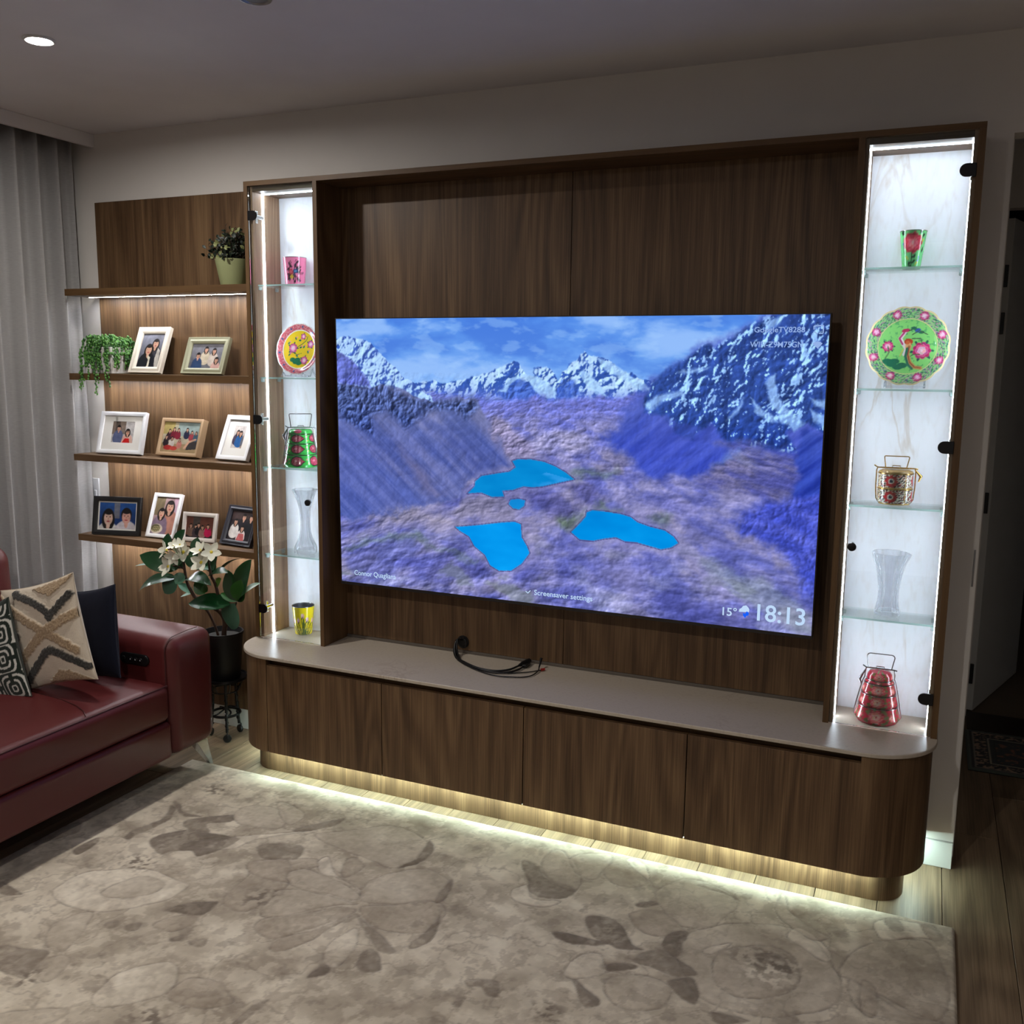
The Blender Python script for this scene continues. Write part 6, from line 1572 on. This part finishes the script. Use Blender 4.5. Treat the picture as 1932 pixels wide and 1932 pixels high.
# trailing plant in a white cube pot
tx, ty, tz = -0.838, -0.118, 1.625
tp = thing('trailing_plant', 'trailing string of pearls plant in a white cube pot', 'potted plant', (tx, ty, tz))
hw2 = 0.062
M['pot_white'] = plain('white_concrete_pot', (206, 203, 198), 0.8, bump=0.2, bscale=150, var=0.05, vscale=30)
pm = MB().box(tx-hw2, tx+hw2, ty-hw2, ty+hw2, tz+0.0006, tz+0.118)
build('pot', pm, M['pot_white'], tp, bevel=0.003)
rr = random.Random(11); strands = MB(); beads = MB(); beads2 = MB()
front_y = YT-0.006
for i in range(110):
    a = rr.uniform(0, 2*PI); rad = rr.uniform(0.0, 0.9)*hw2
    x0, y0 = tx+rad*math.cos(a), ty+rad*math.sin(a)
    out = rr.uniform(0.55, 1.0); hang = rr.choice([0.03, 0.05, 0.07, 0.09, 0.10])
    lim = hw2+rr.uniform(0.008, 0.028)
    ca, sa = math.cos(a), math.sin(a); m_ = max(abs(ca), abs(sa)); ex_, ey_ = tx+ca/m_*lim, ty+sa/m_*lim
    ey_ = min(ey_, -0.024); ey_ = max(ey_, YT+0.008)
    over = (sa < -0.5 and rr.random() < 0.34)
    if over: ey_ = front_y-rr.uniform(0.0, 0.012); hang = rr.uniform(0.12, 0.20)
    top = tz+0.118+rr.uniform(0.02, 0.055)
    pts = [Vector((x0, y0, tz+0.112)), Vector((x0+(ex_-x0)*.35, y0+(ey_-y0)*.35, top)), Vector((x0+(ex_-x0)*.8, y0+(ey_-y0)*.8, top-0.01)), Vector((ex_, ey_, tz+0.09))]
    zb = tz+0.118-hang if not over else tz+0.10-hang
    if not over: zb = max(zb, tz+0.006)
    for k in range(1, 5): pts.append(Vector((ex_+rr.uniform(-.006, .006), ey_+(rr.uniform(-.004, .002) if over else 0), tz+0.09+(zb-tz-0.09)*k/4)))
    strands.tube(pts, 0.0008, 4)
    for j in range(len(pts)-1):
        for k in range(3):
            q = pts[j].lerp(pts[j+1], (k+rr.random()*.6)/3)
            if j < 1 and k < 1: continue
            o = Vector((rr.uniform(-1, 1), rr.uniform(-1, 1), rr.uniform(-.6, .6)))*0.0045; q = q+o
            if q.y > -0.022: q.y = -0.022
            (beads if rr.random() < .6 else beads2).sphere(tuple(q), rr.uniform(0.0036, 0.0054), 6, 4, (1, 1, 1.25))
M['bead'] = plain('pearl_leaf', (88, 138, 62), 0.4, var=0.1); M['bead2'] = plain('pearl_leaf_dark', (52, 98, 44), 0.4, var=0.1)
o = build('strands', strands, M['leaf_m'], tp); o['kind'] = 'stuff'
o = build('pearls', beads, M['bead'], tp, smooth=80); o['kind'] = 'stuff'
o = build('dark_pearls', beads2, M['bead2'], tp, smooth=80); o['kind'] = 'stuff'
# dark leafy plant on the top shelf
bx, by, bz_ = -0.128, -0.118, 1.997
bp_ = thing('bushy_plant', 'small dark leafy plant in a pale green pot on the top shelf', 'potted plant', (bx, by, bz_))
M['pot_green'] = plain('pale_green_pot', (150, 156, 112), 0.45)
build('pot', MB().lathe([(0.0005, 0.0006), (0.056, 0.0006), (0.058, 0.004), (0.078, 0.104), (0.079, 0.107), (0.075, 0.107), (0.072, 0.09), (0.0005, 0.09)], 40, (bx, by, bz_), cap0=False, cap1=False), M['pot_green'], bp_, smooth=40)
rr = random.Random(5); fl_d = MB(); fl_m = MB(); tw_ = MB()
for i in range(95):
    a = rr.uniform(0, 2*PI); el = rr.uniform(0.15, 1.45); L_ = rr.uniform(0.075, 0.118)
    d = Vector((math.cos(a)*math.cos(el)*1.05, math.sin(a)*math.cos(el)*0.72, math.sin(el)*1.25))
    b0 = Vector((bx+rr.uniform(-.04, .04), by+rr.uniform(-.03, .03), bz_+0.088)); e_ = b0+d*L_*1.0+Vector((0, 0, .012))
    if e_.y > -0.03: e_.y = -0.03
    if e_.x > -0.012: e_.x = -0.012-rr.random()*.01
    tw_.tube([b0, b0.lerp(e_, .5)+Vector((0, 0, .006)), e_], 0.0009, 4)
    for k in range(5):
        q = b0.lerp(e_, .45+.14*k); v = Vector((rr.uniform(-1, 1), rr.uniform(-1, .6), rr.uniform(-.2, 1))).normalized()
        tip = q+v*rr.uniform(.015, .023)
        if tip.y > -0.022: tip.y = -0.022
        if tip.x > -0.003: tip.x = -0.003
        mbl = leaf_mesh(q, tip, .012, (rr.uniform(-1, 1), -1, rr.uniform(-.2, 1)), .1, .2, 4, .0004)
        (fl_d if rr.random() < .86 else fl_m).add(mbl.v, mbl.f)
M['bush'] = plain('small_dark_leaf', (17, 30, 17), 0.5, var=0.15); M['bush_l'] = plain('small_pale_bloom', (126, 132, 84), 0.6, var=0.1)
o = build('twigs', tw_, M['bark'], bp_); o['kind'] = 'stuff'
o = build('foliage', fl_d, M['bush'], bp_, smooth=70); o['kind'] = 'stuff'
for i, (dx, dz) in enumerate(((-.045, .165), (-.02, .128), (-.065, .118), (-.035, .112), (.01, .15), (-.015, .12))):
    fm = MB(); c = Vector((bx+dx, by-0.058, bz_+dz))
    for k in range(6):
        a = k*PI/3; mbl = leaf_mesh(c, c+Vector((math.cos(a)*.011, -.003, math.sin(a)*.011)), .009, (0, -1, 0), .1, .2, 4, .0004); fm.add(mbl.v, mbl.f)
    build('bloom', fm, M['bush_l'], bp_, smooth=70)
o = build('pale_leaves', fl_m, M['bush_l'], bp_, smooth=70); o['kind'] = 'stuff'

# ------------------------------------------------------------------ cables on the bench
cb = thing('cable_bundle', 'bundle of black cables coming out of the wall onto the bench', 'cable', (1.05, -0.15, ZC))
zc0 = ZC
def cable(pts, r, name='cable', mat=None):
    P_ = [Vector(q) for q in pts]; Q = []
    for i in range(len(P_)-1):
        for k in range(8):
            f = k/8; p0, p1, p2, p3 = P_[max(i-1, 0)], P_[i], P_[i+1], P_[min(i+2, len(P_)-1)]
            Q.append(0.5*((2*p1)+(-p0+p2)*f+(2*p0-5*p1+4*p2-p3)*f*f+(-p0+3*p1-3*p2+p3)*f**3))
    Q.append(P_[-1])
    for q in Q:
        if q.z < zc0+r+0.0008 : q.z = zc0+r+0.0008
    return build(name, MB().tube(Q, r, 8), mat or M['black'], cb, smooth=60)
st0 = (0.899, -0.033, 0.578)
k1 = cable([st0, (0.888, -0.060, 0.582), (0.890, -0.082, 0.556), (0.915, -0.115, 0.531), (0.973, -0.160, 0.530), (1.051, -0.200, 0.529), (1.120, -0.206, 0.529), (1.165, -0.172, 0.529), (1.183, -0.120, 0.531), (1.190, -0.098, 0.533)], 0.0042)
k2 = cable([st0, (0.893, -0.062, 0.585), (0.902, -0.085, 0.548), (0.945, -0.140, 0.529), (1.000, -0.182, 0.529), (1.070, -0.214, 0.529), (1.135, -0.222, 0.529), (1.180, -0.196, 0.529), (1.200, -0.150, 0.529), (1.203, -0.112, 0.531)], 0.0036)
cable([st0, (0.884, -0.055, 0.580), (0.884, -0.080, 0.545), (0.925, -0.130, 0.527), (1.024, -0.203, 0.527), (1.136, -0.248, 0.527), (1.227, -0.232, 0.527), (1.267, -0.197, 0.527), (1.274, -0.140, 0.529), (1.265, -0.10, 0.533)], 0.0024)
cable([st0, (0.890, -0.058, 0.584), (0.896, -0.082, 0.540), (0.960, -0.152, 0.527), (1.060, -0.212, 0.527), (1.150, -0.215, 0.527), (1.230, -0.168, 0.527), (1.268, -0.128, 0.527), (1.280, -0.112, 0.528)], 0.0022)
cable([(0.907, -0.033, 0.585), (0.918, -0.047, 0.586), (0.924, -0.048, 0.572), (0.920, -0.046, 0.556), (0.912, -0.034, 0.552)], 0.003)
mb = MB().tube([(1.187, -0.112, 0.533), (1.192, -0.095, 0.535), (1.199, -0.072, 0.537), (1.205, -0.052, 0.538)], [0.006, 0.009, 0.010, 0.009], 10)
build('plug', mb, M['black'], k1, smooth=50)
build('plug', MB().box(1.197, 1.215, -0.112, -0.066, ZC+0.001, ZC+0.014), M['black'], k2, bevel=0.002)
build('plug', MB().tube([(1.266, -0.104, 0.534), (1.262, -0.082, 0.545), (1.258, -0.064, 0.556)], [0.003, 0.004, 0.006], 8), M['black'], cb, smooth=50)
build('red_plug', MB().tube([(1.279, -0.116, 0.529), (1.288, -0.104, 0.529)], 0.0055, 8), plain('red_plastic', (150, 26, 22), 0.4), cb, smooth=50)
